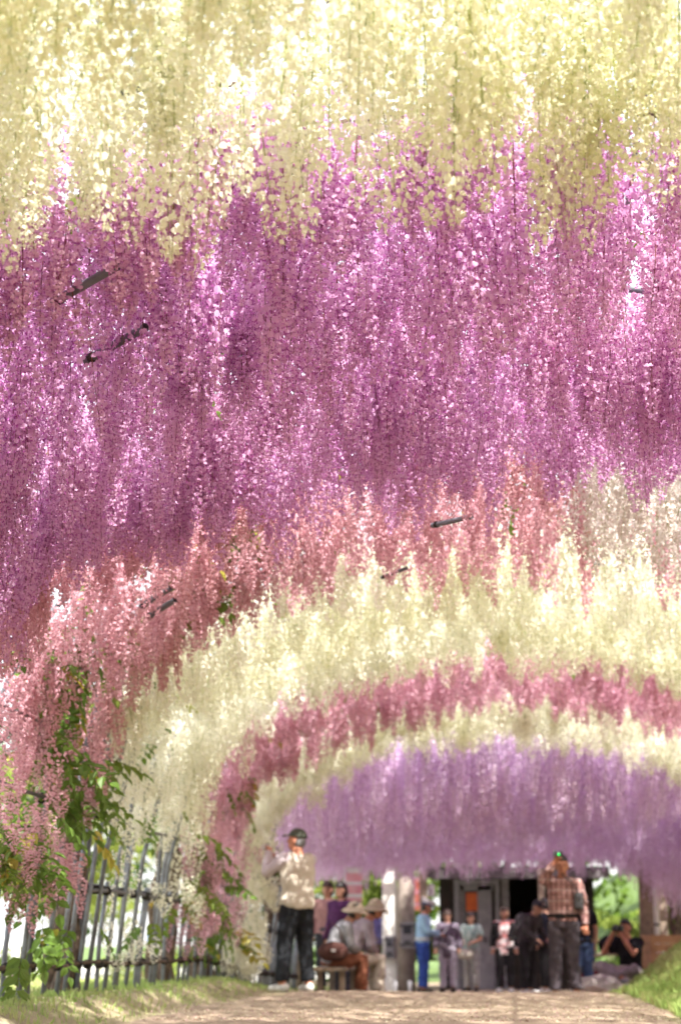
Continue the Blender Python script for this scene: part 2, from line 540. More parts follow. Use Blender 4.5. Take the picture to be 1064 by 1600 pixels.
stem_green = thin('stalk_green', (0.22, 0.30, 0.06), (0.35, 0.38, 0.10), (0.28, 0.33, 0.08), 0.3)
stem_red = thin('stalk_red', (0.20, 0.07, 0.07), (0.28, 0.10, 0.09), (0.22, 0.12, 0.06), 0.3)
def pal(n, b, w_, st, **k):
    return (thin(n + '_banner', *b, 0.5, **k), thin(n + '_wing', *w_, 0.5, **k), st)
PAL = {
    'cream': pal('cream', ((.88, .87, .80), (.86, .84, .70), (.82, .80, .58)), ((.84, .84, .66), (.79, .79, .52), (.72, .74, .42)), stem_green),
    'ivory': pal('ivory', ((.92, .91, .86), (.91, .89, .80), (.88, .86, .72)), ((.90, .89, .77), (.87, .85, .68), (.83, .82, .60)), stem_green, vary=.4),
    'purple': pal('purple', ((.85, .60, .82), (.70, .40, .64), (.71, .43, .55)), ((.57, .20, .54), (.47, .145, .41), (.51, .205, .36)), stem_red, vary=.3, blotch=.5, patch=.6),
    'pink': pal('pink', ((.80, .54, .60), (.69, .40, .46), (.68, .42, .42)), ((.62, .30, .37), (.50, .21, .26), (.53, .27, .26)), stem_red, vary=.4),
    'rose': pal('rose', ((.84, .60, .70), (.75, .46, .56), (.76, .50, .55)), ((.68, .37, .48), (.58, .29, .38), (.60, .34, .38)), stem_red, vary=.4),
    'lilac': pal('lilac', ((.95, .86, .95), (.76, .55, .80), (.80, .60, .78)), ((.74, .55, .79), (.54, .36, .62), (.58, .39, .60)), stem_red),
    'pale': pal('pale', ((.84, .79, .77), (.78, .72, .68), (.74, .69, .62)), ((.74, .65, .64), (.66, .60, .54), (.62, .58, .50)), stem_green),
}
LEAF = thin('leaf_green', (0.16, 0.27, 0.045), (0.09, 0.18, 0.025), (0.22, 0.28, 0.05), 0.45, gloss=0.03)
LEAF_Y = thin('leaf_young', (0.45, 0.42, 0.06), (0.30, 0.38, 0.06), (0.45, 0.30, 0.06), 0.5, gloss=0.03)

def leaf_mesh(name, mat, seed, ln=0.24, n=9, lf=0.078):
    rg = np.random.RandomState(seed)
    mb = MB()
    mb.tube([(0, 0, 0), (ln * .5, 0, -0.02), (ln, 0, -0.08)], [0.002, 0.0015, 0.001], 4)
    for i in range(n):
        t = 0.25 + 0.75 * (i // 2) / (n // 2)
        b = Vector((ln * t, 0, -0.08 * t * t))
        sg = 1 if i % 2 else -1
        d = Vector((0.55, 0.85 * sg, -0.35)) if i < n - 1 else Vector((1, 0, -0.4))
        d = (d + Vector(rg.uniform(-.25, .25, 3))).normalized()
        s_ = d.cross(Vector((0, 0, 1))).normalized(); u = s_.cross(d)
        l = lf * rg.uniform(.8, 1.2); w_ = l * .30
        vs = [b, b + d * l * .3 + s_ * w_ + u * .006, b + d * l * .65 + s_ * w_ * .8 + u * .004, b + d * l - u * .01, b + d * l * .65 - s_ * w_ * .8 + u * .004, b + d * l * .3 - s_ * w_ + u * .006, b + d * l * .5 - u * .006]
        mb.add(vs, [(0, 1, 2, 6), (6, 2, 3), (0, 6, 4, 5), (6, 3, 4)], 1)
    return mb.mesh(name, [MAT['twig'], mat])
LEAVES = [leaf_mesh('leaf', LEAF, s) for s in (1, 2, 3)]
YLEAVES = [leaf_mesh('leaf', LEAF_Y, s) for s in (4, 5)]

# geometry-node scatter for the uncountable rest of each vine
def scatter_group(coll):
    g = bpy.data.node_groups.new('flower_scatter', 'GeometryNodeTree')
    g.interface.new_socket('Geometry', in_out='INPUT', socket_type='NodeSocketGeometry')
    g.interface.new_socket('Geometry', in_out='OUTPUT', socket_type='NodeSocketGeometry')
    gi = g.nodes.new('NodeGroupInput'); go = g.nodes.new('NodeGroupOutput')
    iop = g.nodes.new('GeometryNodeInstanceOnPoints')
    ci = g.nodes.new('GeometryNodeCollectionInfo')
    ci.inputs['Collection'].default_value = coll
    ci.inputs['Separate Children'].default_value = True
    ci.inputs['Reset Children'].default_value = True
    def na(nm, ty):
        x = g.nodes.new('GeometryNodeInputNamedAttribute'); x.data_type = ty; x.inputs['Name'].default_value = nm
        return x.outputs[0]
    iop.inputs['Pick Instance'].default_value = True
    g.links.new(gi.outputs[0], iop.inputs['Points'])
    g.links.new(ci.outputs[0], iop.inputs['Instance'])
    g.links.new(na('idx', 'INT'), iop.inputs['Instance Index'])
    g.links.new(na('rot', 'FLOAT_VECTOR'), iop.inputs['Rotation'])
    g.links.new(na('scl', 'FLOAT_VECTOR'), iop.inputs['Scale'])
    g.links.new(iop.outputs[0], go.inputs[0])
    return g

def in_frame(P):
    cy, sy = math.cos(R(4.98)), math.sin(R(4.98)); cp, sp = math.cos(R(12.68)), math.sin(R(12.68))
    fwd = np.array([-sy * cp, cy * cp, sp]); rt = np.array([cy, sy, 0]); up = np.cross(rt, fwd)
    q = P - np.array([0, 0, CAM_H])
    f = q @ fwd
    return (np.abs(q @ rt / f) < 0.185) & (np.abs(q @ up / f) < 0.275) & (f > 0.5)

def fbm(x, y, s=1.0, z=0.0):
    return np.array([noise.noise(Vector((a * s, b * s, z))) for a, b in zip(x, y)])

BANDS = []
def vine(key, pal, y0, y1, dens, L, r0, nfl, fsz, near, label, side=-1, trunk_y=None, s0=0.0, s1=ARC, leg=0.5, leafd=2.0, nvar=5,
         legz=0.5, wob=0.16, drop=0.2, lvar=0.3, power=0.7, parts=300, flat=None, seed=1, rows=0.22, rowp=1.15, thin_at=(), bend0=0.0, bend1=0.0, legin=0.34, legc=0.0, leafy=0.0, leafside=.62, tuft=0.0, cell=.27):
    rg = np.random.RandomState(seed)
    ty = trunk_y if trunk_y is not None else (y0 + y1) / 2
    bx, bz = side * (A_W + 0.12), gy(ty) + 0.1
    base = np.array([bx, ty, bz])
    V = empty('wisteria_vine', tuple(base), 0, label, 'wisteria')
    vmesh = [cluster_mesh('flower_cluster', PAL[pal], L, r0, nfl, fsz, seed * 10 + k, near, power=power) for k in range(nvar)]
    coll = bpy.data.collections.new('cluster_source_' + key)
    for k, me in enumerate(vmesh):
        coll.objects.link(bpy.data.objects.new('cluster_source_%s_%02d' % (key, k), me))
    # points on the arch
    if flat: s0, s1 = flat[0], flat[1]
    area = (s1 - s0) * (y1 - y0)
    n = int(dens * area)
    sv = rg.uniform(s0, s1, n); yv = rg.uniform(y0 - wob + min(bend0, 0), y1 + wob + max(bend1, 0), n)
    # interlocking band borders
    b0 = y0 + wob * 1.5 * fbm(sv, np.zeros(n), 1.7, y0 * 3.1) + wob * .6 * rg.normal(0, .5, n)
    b1 = y1 + wob * 1.5 * fbm(sv, np.zeros(n), 1.7, y1 * 3.1) + wob * .6 * rg.normal(0, .5, n)
    # racemes spring in tufts from the spurs of the vine
    cj_ = np.floor(yv / cell); shf = np.mod(np.sin(cj_ * 91.7 + seed) * 5731.3, 1.0) * cell; sv = sv + shf; ci_ = np.floor(sv / cell)
    h1 = np.mod(np.sin(ci_ * 12.9898 + cj_ * 78.233) * 43758.5453, 1.0); h2 = np.mod(np.sin(ci_ * 39.346 + cj_ * 11.135) * 24634.6345, 1.0)
    sv = sv + tuft * ((ci_ + .25 + .5 * h1) * cell - sv); yv = yv + tuft * ((cj_ + .25 + .5 * h2) * cell - yv)
    sv = sv - shf
    tlen = 1 + (np.mod(h1 * 7.13 + h2 * 3.7, 1.0) - .5) * .9 * tuft
    x, z = (sv.copy(), np.full(n, flat[2])) if flat else arc(sv)
    fx3 = np.abs(x / A_W) ** 3
    keep = (yv > b0 + bend0 * fx3) & (yv < b1 + bend1 * fx3)
    onleg = z < SPRING + 0.45
    zmin = legz + 0.25 * fbm(yv, sv, 2.0, 9)
    pk = np.where(onleg, leg, 1.0)
    clump = 0.5 + 0.5 * fbm(sv, yv, 2.3, 4.4) * 1.7
    keep &= rg.rand(n) < pk * np.clip(clump + 0.45, 0.25, 1)
    keep &= ~(onleg & (z < zmin + 0.28))
    keep &= ~(onleg & (z < SPRING + .1) & (fbm(yv, z, 3.1, 12.0 + seed) < legc))
    for tx, ty_, tr, tk in thin_at:
        keep &= ~((np.hypot(x - tx, yv - ty_) < tr) & (rg.rand(n) < tk))
    sv, yv, x, z, onleg, clump, tlen = [a[keep] for a in (sv, yv, x, z, onleg, clump, tlen)]
    n = len(sv)
    g_ = np.array([gy(a) for a in yv])
    inward = np.where(onleg, rg.uniform(-0.05, legin, n), 0.0)
    x = x - np.sign(x) * inward
    side_f = np.clip(np.abs(x) / A_W, 0, 1)
    z = z + g_ - rg.uniform(0.0, drop, n)
    sz = (1 - lvar) + lvar * 1.6 * (0.5 + 0.5 * fbm(sv, yv, 2.7, 7.7)) + rg.uniform(-.12, .12, n)
    sz *= tlen
    sz *= 1 + rows * np.sin(6.283 * yv / rowp + 2.2 * fbm(sv, yv, .6, 5.1) * 3)
    if flat: sz *= 1 + .22 * np.clip((np.abs(x) - 1.5) / 1.5, 0, 1) + .3 * np.clip((x - 2.1) / .8, 0, 1)
    sz = np.where(onleg, sz * rg.uniform(.42, .75, n), sz)
    zav = np.maximum(z - g_ - 0.35, 0.15)
    sz = np.minimum(sz, zav / L)
    sx = rg.uniform(.85, 1.2, n) * np.where(onleg, .85, 1.0)
    rz = rg.uniform(0, 6.283, n)
    P = np.stack([x, yv, z], 1)
    rot = np.stack([rg.normal(0, .07, n), rg.normal(0, .07, n), rz], 1)
    idx = rg.randint(0, nvar, n)
    mid = P - np.array([0, 0, 1.0]) * (L * sz * .6)[:, None]
    vis = in_frame(mid)
    ds = np.linalg.norm(mid - np.array([0, 0, CAM_H]), axis=1) + np.where(vis, 0, 1e4)
    order = np.argsort(ds)[:parts]
    isp = np.zeros(n, bool); isp[order] = True; isp &= vis
    for i in np.nonzero(isp)[0]:
        o = link('flower_cluster', vmesh[idx[i]], V, loc=tuple(P[i] - base), rot=tuple(rot[i]), scale=(sx[i], sx[i], sz[i]))
    rest = ~isp
    me = bpy.data.meshes.new('flower_mass')
    me.from_pydata([tuple(p) for p in (P[rest] - base)], [], [])
    a = me.attributes.new('rot', 'FLOAT_VECTOR', 'POINT'); a.data.foreach_set('vector', rot[rest].ravel())
    a = me.attributes.new('scl', 'FLOAT_VECTOR', 'POINT'); a.data.foreach_set('vector', np.stack([sx, sx, sz], 1)[rest].ravel())
    a = me.attributes.new('idx', 'INT', 'POINT'); a.data.foreach_set('value', idx[rest].astype(np.int32))
    o = link('flower_mass', me, V)
    o['kind'] = 'stuff'
    md = o.modifiers.new('scatter', 'NODES'); md.node_group = scatter_group(coll)
    # trunk and branches
    rr = random.Random(seed)
    tb = MB()
    for j in range(3):
        ph = j * 2.1; pts = []
        for i in range(10):
            t = i / 9
            h = t * 1.9
            xx = side * (-0.02 - 0.12 * t * t) + 0.07 * math.cos(ph + t * 7) * (1 + t * .4)
            pts.append((xx, 0.09 * math.sin(ph + t * 7) + (j - 1) * 0.12 * t * t, h - 0.12))
        tb.tube(pts, [0.085 - 0.045 * i / 9 for i in range(10)], 8)
    tb.build('trunk', MAT['bark'], V)
    for j in range(6):
        sgn = 1 if j % 2 else -1
        s_a = 1.7; s_b = rr.uniform(5.0, ARC - 2.5)
        fx = rr.uniform(0, 5) if flat else 0
        pts = []; rads = []
        ye = ty + (y1 - y0) * 0.5 * (rr.uniform(-.95, .95)) + (((y0 + y1) / 2) - ty) * 1.0
        for i in range(16):
            t = i / 15
            q = s_a + (s_b - s_a) * t
            if side > 0: q = ARC - q
            xx, zz = arc(q)
            if flat: xx = bx + (fx - bx) * max(0, t - .15); zz = min(1.3 + t * 16, TRELLIS_Z + .05)
            yy = ty + (ye - ty) * min(1, t * 2) + 0.12 * math.sin(5 * t + j)
            pts.append((float(xx) - bx + rr.uniform(-.04, .04), yy - ty, float(zz) + gy(yy) - bz + 0.03 + rr.uniform(-.04, .05)))
            rads.append(0.038 * (1 - t) + 0.007)
        MB().tube(pts, rads, 6).build('branch', MAT['twig'], V)
    # leaves
    nl = min(280, int(leafd * 60))
    done = 0
    while done < nl:
        q = rr.uniform(0.5, 4.6) if rr.random() < leafside else rr.uniform(4.0, ARC - 1)
        yy = rr.uniform(max(y0, leafy), y1)
        c = noise.noise(Vector((q * 1.5, yy * 1.5, seed)))
        if c < 0.2: continue
        if side > 0: q = ARC - q
        xx, zz = arc(q)
        if flat: xx, zz = rr.uniform(-3.4, 5.4), TRELLIS_Z
        if zz < 0.5: continue
        high = zz > SPRING + 0.6
        inn = rr.uniform(0.0, 0.36) if not high else rr.uniform(-0.05, 0.05)
        me_ = rr.choice(YLEAVES) if rr.random() < 0.12 else rr.choice(LEAVES)
        sc = rr.uniform(1.0, 1.5)
        zz_ = float(zz) + (rr.uniform(0.0, 0.15) if high else rr.uniform(-0.1, 0.1))
        link('leaf', me_, V, loc=(float(xx) - math.copysign(inn, float(xx)) - bx, yy - ty, zz_ + gy(yy) - bz),
             rot=(rr.uniform(-.5, .5), rr.uniform(0.0, .9), rr.uniform(0, 6.28)), scale=(sc, sc, sc))
        done += 1
    return V

vine('cream_a', 'cream', 1.2, 5.95, 84, 0.50, 0.074, 100, 0.029, True, 'creamy white wisteria hanging nearest, across the top of the view', -1, 3.4, leg=.4, leafd=.4, seed=1, power=.5, drop=.2, lvar=.18, tuft=.25,
     thin_at=((0.12, 4.75, .25, .8), (-1.05, 4.9, .13, .6)))
vine('purple', 'purple', 5.95, 10.3, 96, 0.50, 0.070, 115, 0.0265, True, 'deep magenta purple wisteria filling the middle of the roof', -1, 8.6, leg=.5, leafd=.5, seed=2, drop=.30, lvar=.22, bend1=-1.3, legin=.1, rows=.16, tuft=.2)
vine('pink', 'pink', 10.3, 13.1, 84, 0.42, 0.066, 85, 0.029, True, 'dusty salmon pink wisteria with green leaves behind the magenta band', -1, 14.5, s1=ARC - 3.4, leg=1.0, leafd=4.6, seed=3, legz=.75, drop=.25, bend0=-1.3, bend1=1.0, lvar=.25, tuft=.22, thin_at=((1.25, 10.9, .85, 1.0), (2.1, 11.1, .95, 1.0), (.75, 11.7, .35, 1.0), (1.4, 11.8, .45, 1.0)), leafy=11.6, leafside=.85)
vine('pale', 'pale', 10.2, 12.3, 88, 0.46, 0.064, 80, 0.029, True, 'pale greyish white wisteria on the right behind the magenta band', 1, 11.5, s0=ARC / 2 + .38, leg=.7, leafd=.5, seed=4, drop=.25, bend0=-1.0, lvar=.25)
vine('cream_b', 'ivory', 13.1, 17.9, 84, 0.44, 0.08, 56, 0.038, False, 'cream wisteria with scalloped clusters forming the middle pale arch', -1, 18.6, leg=.75, leafd=1.2, seed=5, legz=.25, power=.5, rows=.25, rowp=1.3, bend0=1.0, bend1=.5, legc=.2, lvar=.25, drop=.15, tuft=.4, cell=.3)
vine('rose', 'rose', 17.9, 21.2, 84, 0.40, 0.074, 56, 0.038, False, 'rose pink wisteria arch between the two cream arches, leafy at its foot', -1, 21.2, leg=1.0, leafd=4.6, seed=6, bend0=.5, bend1=.3, legz=.45, lvar=.25, legc=-.12, drop=.15, tuft=.35, cell=.3)
vine('cream_c', 'ivory', 21.2, 23.4, 84, 0.44, 0.082, 56, 0.042, False, 'farthest cream wisteria arch, just in front of the lilac curtain', -1, 23.0, leg=1.0, leafd=.3, seed=7, bend0=.3, legz=.15, power=.5, lvar=.25, legc=-.2, drop=.15, tuft=.35, cell=.32)
vine('lilac', 'lilac', 23.4, 35.7, 74, 1.18, 0.056, 120, 0.036, False, 'long pale lilac wisteria curtain at the far end of the tunnel', -1, 27.0, leafd=.6, seed=8, power=.4, lvar=.34, drop=.12, flat=(-3.5, 5.6, TRELLIS_Z), rows=.09, rowp=2.6)
vine('lilac_b', 'lilac', 36.2, 45.0, 75, 0.5, 0.085, 50, 0.05, False, 'short lilac wisteria roof added to shade the forecourt of the hut', 1, 40.0, leafd=.4, seed=9, power=.45, lvar=.2, drop=.2, flat=(-4.6, 5.6, TRELLIS_Z + .1), parts=60)  # cover added for its shade on hut and people, hidden behind the curtain

# ------------------------------------------------------------------ grass and fallen petals
GRASS = thin('grass_blade', (0.30, 0.46, 0.13), (0.42, 0.54, 0.18), (0.50, 0.48, 0.24), 0.4, patch=1.6)
def grass(name, n, fx, fy, label, h=0.07):
    rg = random.Random(11)
    mb = MB()
    k = 0
    while k < n:
        x, y = fx(rg), fy(rg)
        if noise.noise(Vector((x * 1.3, y * 1.1, 2))) < rg.uniform(-.9, .35): continue
        z = ground_z(x, y)
        a = rg.uniform(0, 6.28); hh = h * rg.uniform(.5, 1.5); w_ = 0.006 * rg.uniform(.7, 1.4)
        c, s_ = math.cos(a), math.sin(a); lx, ly = rg.uniform(-.5, .5) * hh, rg.uniform(-.5, .5) * hh
        mb.add([(x - c * w_, y - s_ * w_, z - 0.01), (x + c * w_, y + s_ * w_, z - 0.01), (x + lx * .3 + c * w_ * .7, y + ly * .3 + s_ * w_ * .7, z + hh * .6), (x + lx, y + ly, z + hh)], [(0, 1, 2), (0, 2, 3)])
        k += 1
    me = mb.mesh(name, [GRASS])
    t = me.attributes.new('tint', 'FLOAT', 'FACE'); t.data.foreach_set('value', np.repeat(np.random.RandomState(1).rand(k), 2)[:len(me.polygons)])
    return tag(link(name, me), label, 'grass', kind='stuff')
grass('grass', 17000, lambda g: -g.triangular(2.45, 5.2, 3.4), lambda g: 11 + 25 * g.random() ** 1.3, 'thin grass along the foot of the left fence', 0.04)
grass('grass', 60000, lambda g: 1.15 + 3.0 * g.random() ** 1.3, lambda g: 12 + 17 * g.random(), 'long green grass on the bank at the right', 0.075)

def petals():
    rg = random.Random(5)
    mb = MB()
    for k in range(9000):
        x = rg.uniform(-3.1, 1.5); y = 12.5 + 20 * rg.random() ** 1.5
        z = ground_z(x, y) + 0.022; a = rg.uniform(0, 6.28); s_ = rg.uniform(.007, .014)
        c, s2 = math.cos(a) * s_, math.sin(a) * s_
        dz = rg.uniform(0, .008)
        mb.add([(x - c, y - s2, z), (x + s2 * .6, y - c * .6, z + dz), (x + c, y + s2, z + .003), (x - s2 * .6, y + c * .6, z + dz)], [(0, 1, 2), (0, 2, 3)], rg.choice([0, 0, 1, 2]))
    o = mb.build('fallen_petals', [simple('petal_litter_cream', (.75, .7, .5)), simple('petal_litter_pink', (.62, .38, .42)), simple('petal_litter_brown', (.35, .24, .15))])
    return tag(o, 'fallen petals scattered over the earth path', 'petals', kind='stuff')
petals()

#@@REST@@
# ------------------------------------------------------------------ flat trellis shelter at the end of the tunnel
def px_x(px, y): return (px - 800) / 3000 * y

MAT['old_wood'] = simple('weathered_wood', (0.34, 0.27, 0.20), (0.17, 0.13, 0.10), 5, 0.9, 0.6, 30)
MAT['grey_wood'] = simple('grey_post_wood', (0.33, 0.28, 0.24), (0.20, 0.165, 0.14), 4, 0.9, 0.5, 30)
MAT['white_post'] = simple('white_painted_concrete', (0.78, 0.77, 0.72), (0.62, 0.60, 0.55), 3, 0.8, 0.2, 30)
MAT['dark_metal'] = simple('dark_metal', (0.06, 0.06, 0.065), (0.03, 0.03, 0.033), 8, 0.5)
MAT['white_metal'] = simple('white_enamel', (0.82, 0.82, 0.82), (0.7, 0.7, 0.7), 8, 0.4)

def trellis():
    T = empty('trellis_shelter', (0, 30, gy(30)), 0, 'flat timber trellis on posts at the end of the tunnel, hung with lilac racemes', 'trellis')
    zt = TRELLIS_Z
    for y in [23.4 + 2.05 * i for i in range(11)]:
        MB().box((1.0, y - 30, zt - 0.03), (9.2, 0.09, 0.10)).build('beam', MAT['old_wood'], T)
    for x in np.arange(-3.4, 5.7, 0.45):
        MB().box((float(x), 3.6, zt + 0.045), (0.045, 21.0, 0.05)).build('batten', MAT['old_wood'], T)
    for x, y, r in ((-3.2, 29.6, .06), (-3.3, 24.0, .06), (4.9, 24.0, .07), (4.9, 29.6, .07), (4.9, 35.4, .07)):
        mb = MB(); g = ground_z(x, y) - gy(30)
        mb.tube([(x, y - 30, g - .2), (x, y - 30, zt - .08)], [r, r * .9], 10).build('post', MAT['old_wood'], T)
    return T
trellis()

def post(px, y, w, h, mat, label, nm='post', rnd=False, base_skirt=None):
    x = px_x(px, y); z = ground_z(x, y) - .05
    mb = MB()
    if rnd: mb.tube([(0, 0, 0), (0, 0, h * .5), (0.01, 0, h)], [w / 2, w / 2 * .97, w / 2 * .93], 14)
    else: mb.box((0, 0, h / 2), (w, w, h))
    o = mb.build(nm, mat, loc=(x, y, z))
    return tag(o, label, 'post')
p1 = post(614, 36.9, 0.26, 3.2, MAT['white_post'], 'thick white painted post left of the grey round post', 'white_post')
p2 = post(639, 36.7, 0.34, 3.2, MAT['grey_wood'], 'thick grey brown round post between the white post and the guard', 'timber_post', True)
p3 = post(666, 38.8, 0.15, 3.1, MAT['old_wood'], 'slim tan post standing just behind the guard', 'timber_post')
p4 = post(846, 37.2, 0.12, 3.1, MAT['old_wood'], 'slim timber post to the left of the man in the checked shirt', 'timber_post')
p5 = post(1003, 35.0, 0.24, 3.2, MAT['old_wood'], 'broad brown timber post behind the seated photographer', 'timber_post')
p6 = post(1026, 37.2, 0.2, 3.1, MAT['old_wood'], 'brown timber post behind the white drainpipe at the right', 'timber_post')
# meters strapped to the posts
def meter(px, py, y, w, h, label):
    x = px_x(px, y); z = CAM_H + (1475 - py) / 3000 * y
    T = empty('meter_box', (x, y, z), 0, label, 'meter box')
    MB().box((0, 0, 0), (w, .1, h)).build('housing', simple('meter_grey', (.26, .25, .27), (.2, .19, .21), 4, .5), T)
    MB().box((0, -.056, h * .2), (w * .62, .012, h * .3)).build('window', simple('meter_dark', (.04, .04, .05)), T)
    MB().box((0, -.058, -h * .25), (w * .5, .016, h * .12)).build('latch', MAT['dark_metal'], T)
    for dz in (-.36, .36):
        MB().box((0, -.052, h * dz), (w * 1.35, .02, .035)).build('strap', MAT['dark_metal'], T)
meter(614, 1480, 36.70, .17, .42, 'small grey meter box strapped to the white post')
meter(641, 1462, 36.45, .24, .48, 'larger grey meter box strapped to the round grey post')
for px, py0, y, lb in ((622, 1525, 36.5, 'short white pipe at the foot of the white post'), (644, 1525, 36.4, 'short white pipe at the foot of the grey round post')):
    x = px_x(px, y); z = ground_z(x, y)
    mb = MB(); mb.tube([(0, 0, -.05), (0, 0, .22), (0, 0, .24)], [.035, .035, .02], 10)
    tag(mb.build('plastic_pipe', MAT['white_metal'], loc=(x, y, z)), lb, 'pipe')
x = px_x(1018, 34.6)
mb = MB(); mb.tube([(0, 0, .75), (0, 0, 3.0)], .045, 12)
T = empty('drainpipe', (x, 34.6, ground_z(x, 34.6)), 0, 'white drainpipe beside the broad brown post at the right', 'drainpipe')
mb.build('pipe', MAT['white_metal'], T); MB().tube([(0, 0, .78), (.06, 0, .70), (.12, -.05, .69)], .05, 10).build('outlet', MAT['white_metal'], T)
for dz in (1.2, 2.1): MB().tube([(0, 0, dz - .02), (0, 0, dz + .02)], .055, 12).build('bracket', MAT['dark_metal'], T)

# ------------------------------------------------------------------ hut at the end
def hut():
    Y = 42.0
    x0, x1 = px_x(690, Y), px_x(925, Y)
    g = gy(Y)
    T = empty('wooden_hut', ((x0 + x1) / 2, Y, g), 0, 'low dark timber hut with grey framed door behind the waiting women', 'hut')
    cx = (x0 + x1) / 2
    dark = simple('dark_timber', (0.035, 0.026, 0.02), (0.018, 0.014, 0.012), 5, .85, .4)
    grey = simple('grey_frame', (0.33, 0.33, 0.35), (0.24, 0.24, 0.26), 6, .6)
    lx = lambda px: px_x(px, Y) - cx
    # back and side walls, leaving an open dark counter bay
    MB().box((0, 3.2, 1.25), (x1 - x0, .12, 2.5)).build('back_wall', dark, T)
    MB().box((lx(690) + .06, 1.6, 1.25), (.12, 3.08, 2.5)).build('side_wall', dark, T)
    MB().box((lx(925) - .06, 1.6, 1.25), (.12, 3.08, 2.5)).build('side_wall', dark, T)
    MB().box((0, 0.9, 2.46), (x1 - x0 + .5, 5.4, .1)).build('roof', simple('grey_roof', (.10, .09, .09), (.06, .055, .055), 3, .8), T)  # overhang drawn forward to throw shade on the hut front
    MB().box((0, -1.84, 2.36), (x1 - x0 + .5, .05, .17)).build('fascia', simple('fascia_grey', (.14, .125, .13), (.10, .09, .09), 5, .7), T)
    # plank wall pieces left of door and below counter
    for i in range(3):
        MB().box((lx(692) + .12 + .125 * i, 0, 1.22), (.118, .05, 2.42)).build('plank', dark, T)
    # door
    a, b = lx(713), lx(782)
    MB().box((a + .06, 0, 1.1), (.12, .12, 2.2)).build('door_frame', grey, T)
    MB().box((b - .05, 0, 1.1), (.1, .12, 2.2)).build('door_frame', grey, T)
    MB().box(((a + b) / 2, 0, 2.25), (b - a, .12, .11)).build('door_frame', grey, T)
    D = MB().box(((a + b) / 2, .02, .55), (b - a - .24, .05, 1.05)).build('door', grey, T)
    MB().box((a + .17, .02, 1.62), (.08, .05, 1.1)).build('door_stile', grey, D)
    MB().box((b - .32, .02, 1.62), (.30, .05, 1.1)).build('door_stile', grey, D)
    MB().box(((a + b) / 2, .02, 2.13), (b - a - .26, .05, .1)).build('door_rail', grey, D)
    m, n, out = newmat('window_pane'); p = N(n, 'ShaderNodeBsdfPrincipled'); p.inputs['Base Color'].default_value = (.03, .02, .02, 1); p.inputs['Roughness'].default_value = .15
    n.links.new(p.outputs[0], out.inputs['Surface'])
    MB().box(((a + b) / 2 - .1, .05, 1.6), (b - a - .62, .01, 1.0)).build('pane', m, D)
    MB().box((b - .33, -.02, 1.05), (.03, .05, .14)).build('handle', MAT['dark_metal'], D)
    MB().box(((a + b) / 2 - .1, .03, 1.84), (b - a - .70, .012, .38)).build('orange_notice', simple('orange_paper', (.75, .17, .04), (.6, .12, .03), 4, .7), T)
    # vertical shutter boards right of the door
    MB().box((b + .12, .05, 1.22), (.16, .05, 2.4)).build('plank', grey, T)
    # counter and shelf in the open bay
    MB().box(((b + lx(925)) / 2 + .1, .1, .95), (lx(925) - b - .5, .4, .06)).build('counter', MAT['old_wood'], T)
    for i in range(12):
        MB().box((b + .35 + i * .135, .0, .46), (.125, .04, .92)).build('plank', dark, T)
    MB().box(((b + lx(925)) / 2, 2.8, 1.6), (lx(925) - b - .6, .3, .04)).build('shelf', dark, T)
    return T
hut()

# banner and lantern by the hut
def banner(px, py0, py1, y, w, m1, m2, label):
    x = px_x(px, y); z1 = CAM_H + (1475 - py0) / 3000 * y; z0 = CAM_H + (1475 - py1) / 3000 * y
    T = empty('banner', (x, y, ground_z(x, y)), 0, label, 'banner'); g = ground_z(x, y)
    mb = MB(); vs = []
    for j in range(9):
        for i in range(4):
            vs.append((w * (i / 3 - .5), .02 * math.sin(j * 1.1 + i), z0 - g + (z1 - z0) * j / 8))
    mb.add(vs, [(j * 4 + i, j * 4 + i + 1, j * 4 + i + 5, j * 4 + i + 4) for j in range(8) for i in range(3)], 0, True)
    mb.m = [0 if (i // 3) % 3 != 1 else 1 for i in range(len(mb.f))]
    mb.build('cloth', [m1, m2], T)
    MB().tube([(-w / 2 - .02, 0, 0), (-w / 2 - .02, 0, z1 - g + .05)], .015, 8).build('pole', MAT['white_metal'], T)
    MB().tube([(-w / 2 - .03, 0, z1 - g + .02), (w / 2, 0, z1 - g + .02)], .01, 6).build('crossbar', MAT['white_metal'], T)
coral = simple('coral_cloth', (.80, .28, .20), (.7, .22, .17), 4, .8)
pinkc = simple('pink_cloth', (.80, .36, .42), (.8, .5, .52), 8, .8)
whitec = simple('white_cloth', (.85, .84, .84), (.75, .74, .75), 8, .8)
banner(652, 1375, 1425, 39.8, .34, coral, pinkc, 'coral red banner between the grey post and the tan post')
banner(560, 1362, 1412, 30.5, .26, pinkc, whitec, 'pink and white banner behind the seated man in the hat')
T = empty('hanging_sign', (px_x(678, 38.9), 38.9, CAM_H + (1475 - 1395) / 3000 * 38.9), 0, 'small white sign hanging above the cap of the guard', 'sign')
MB().box((0, 0, 0), (.13, .03, .22)).build('board', MAT['white_metal'], T); MB().tube([(0, 0, .11), (0, 0, .75)], .006, 6).build('hanging_wire', MAT['dark_metal'], T)

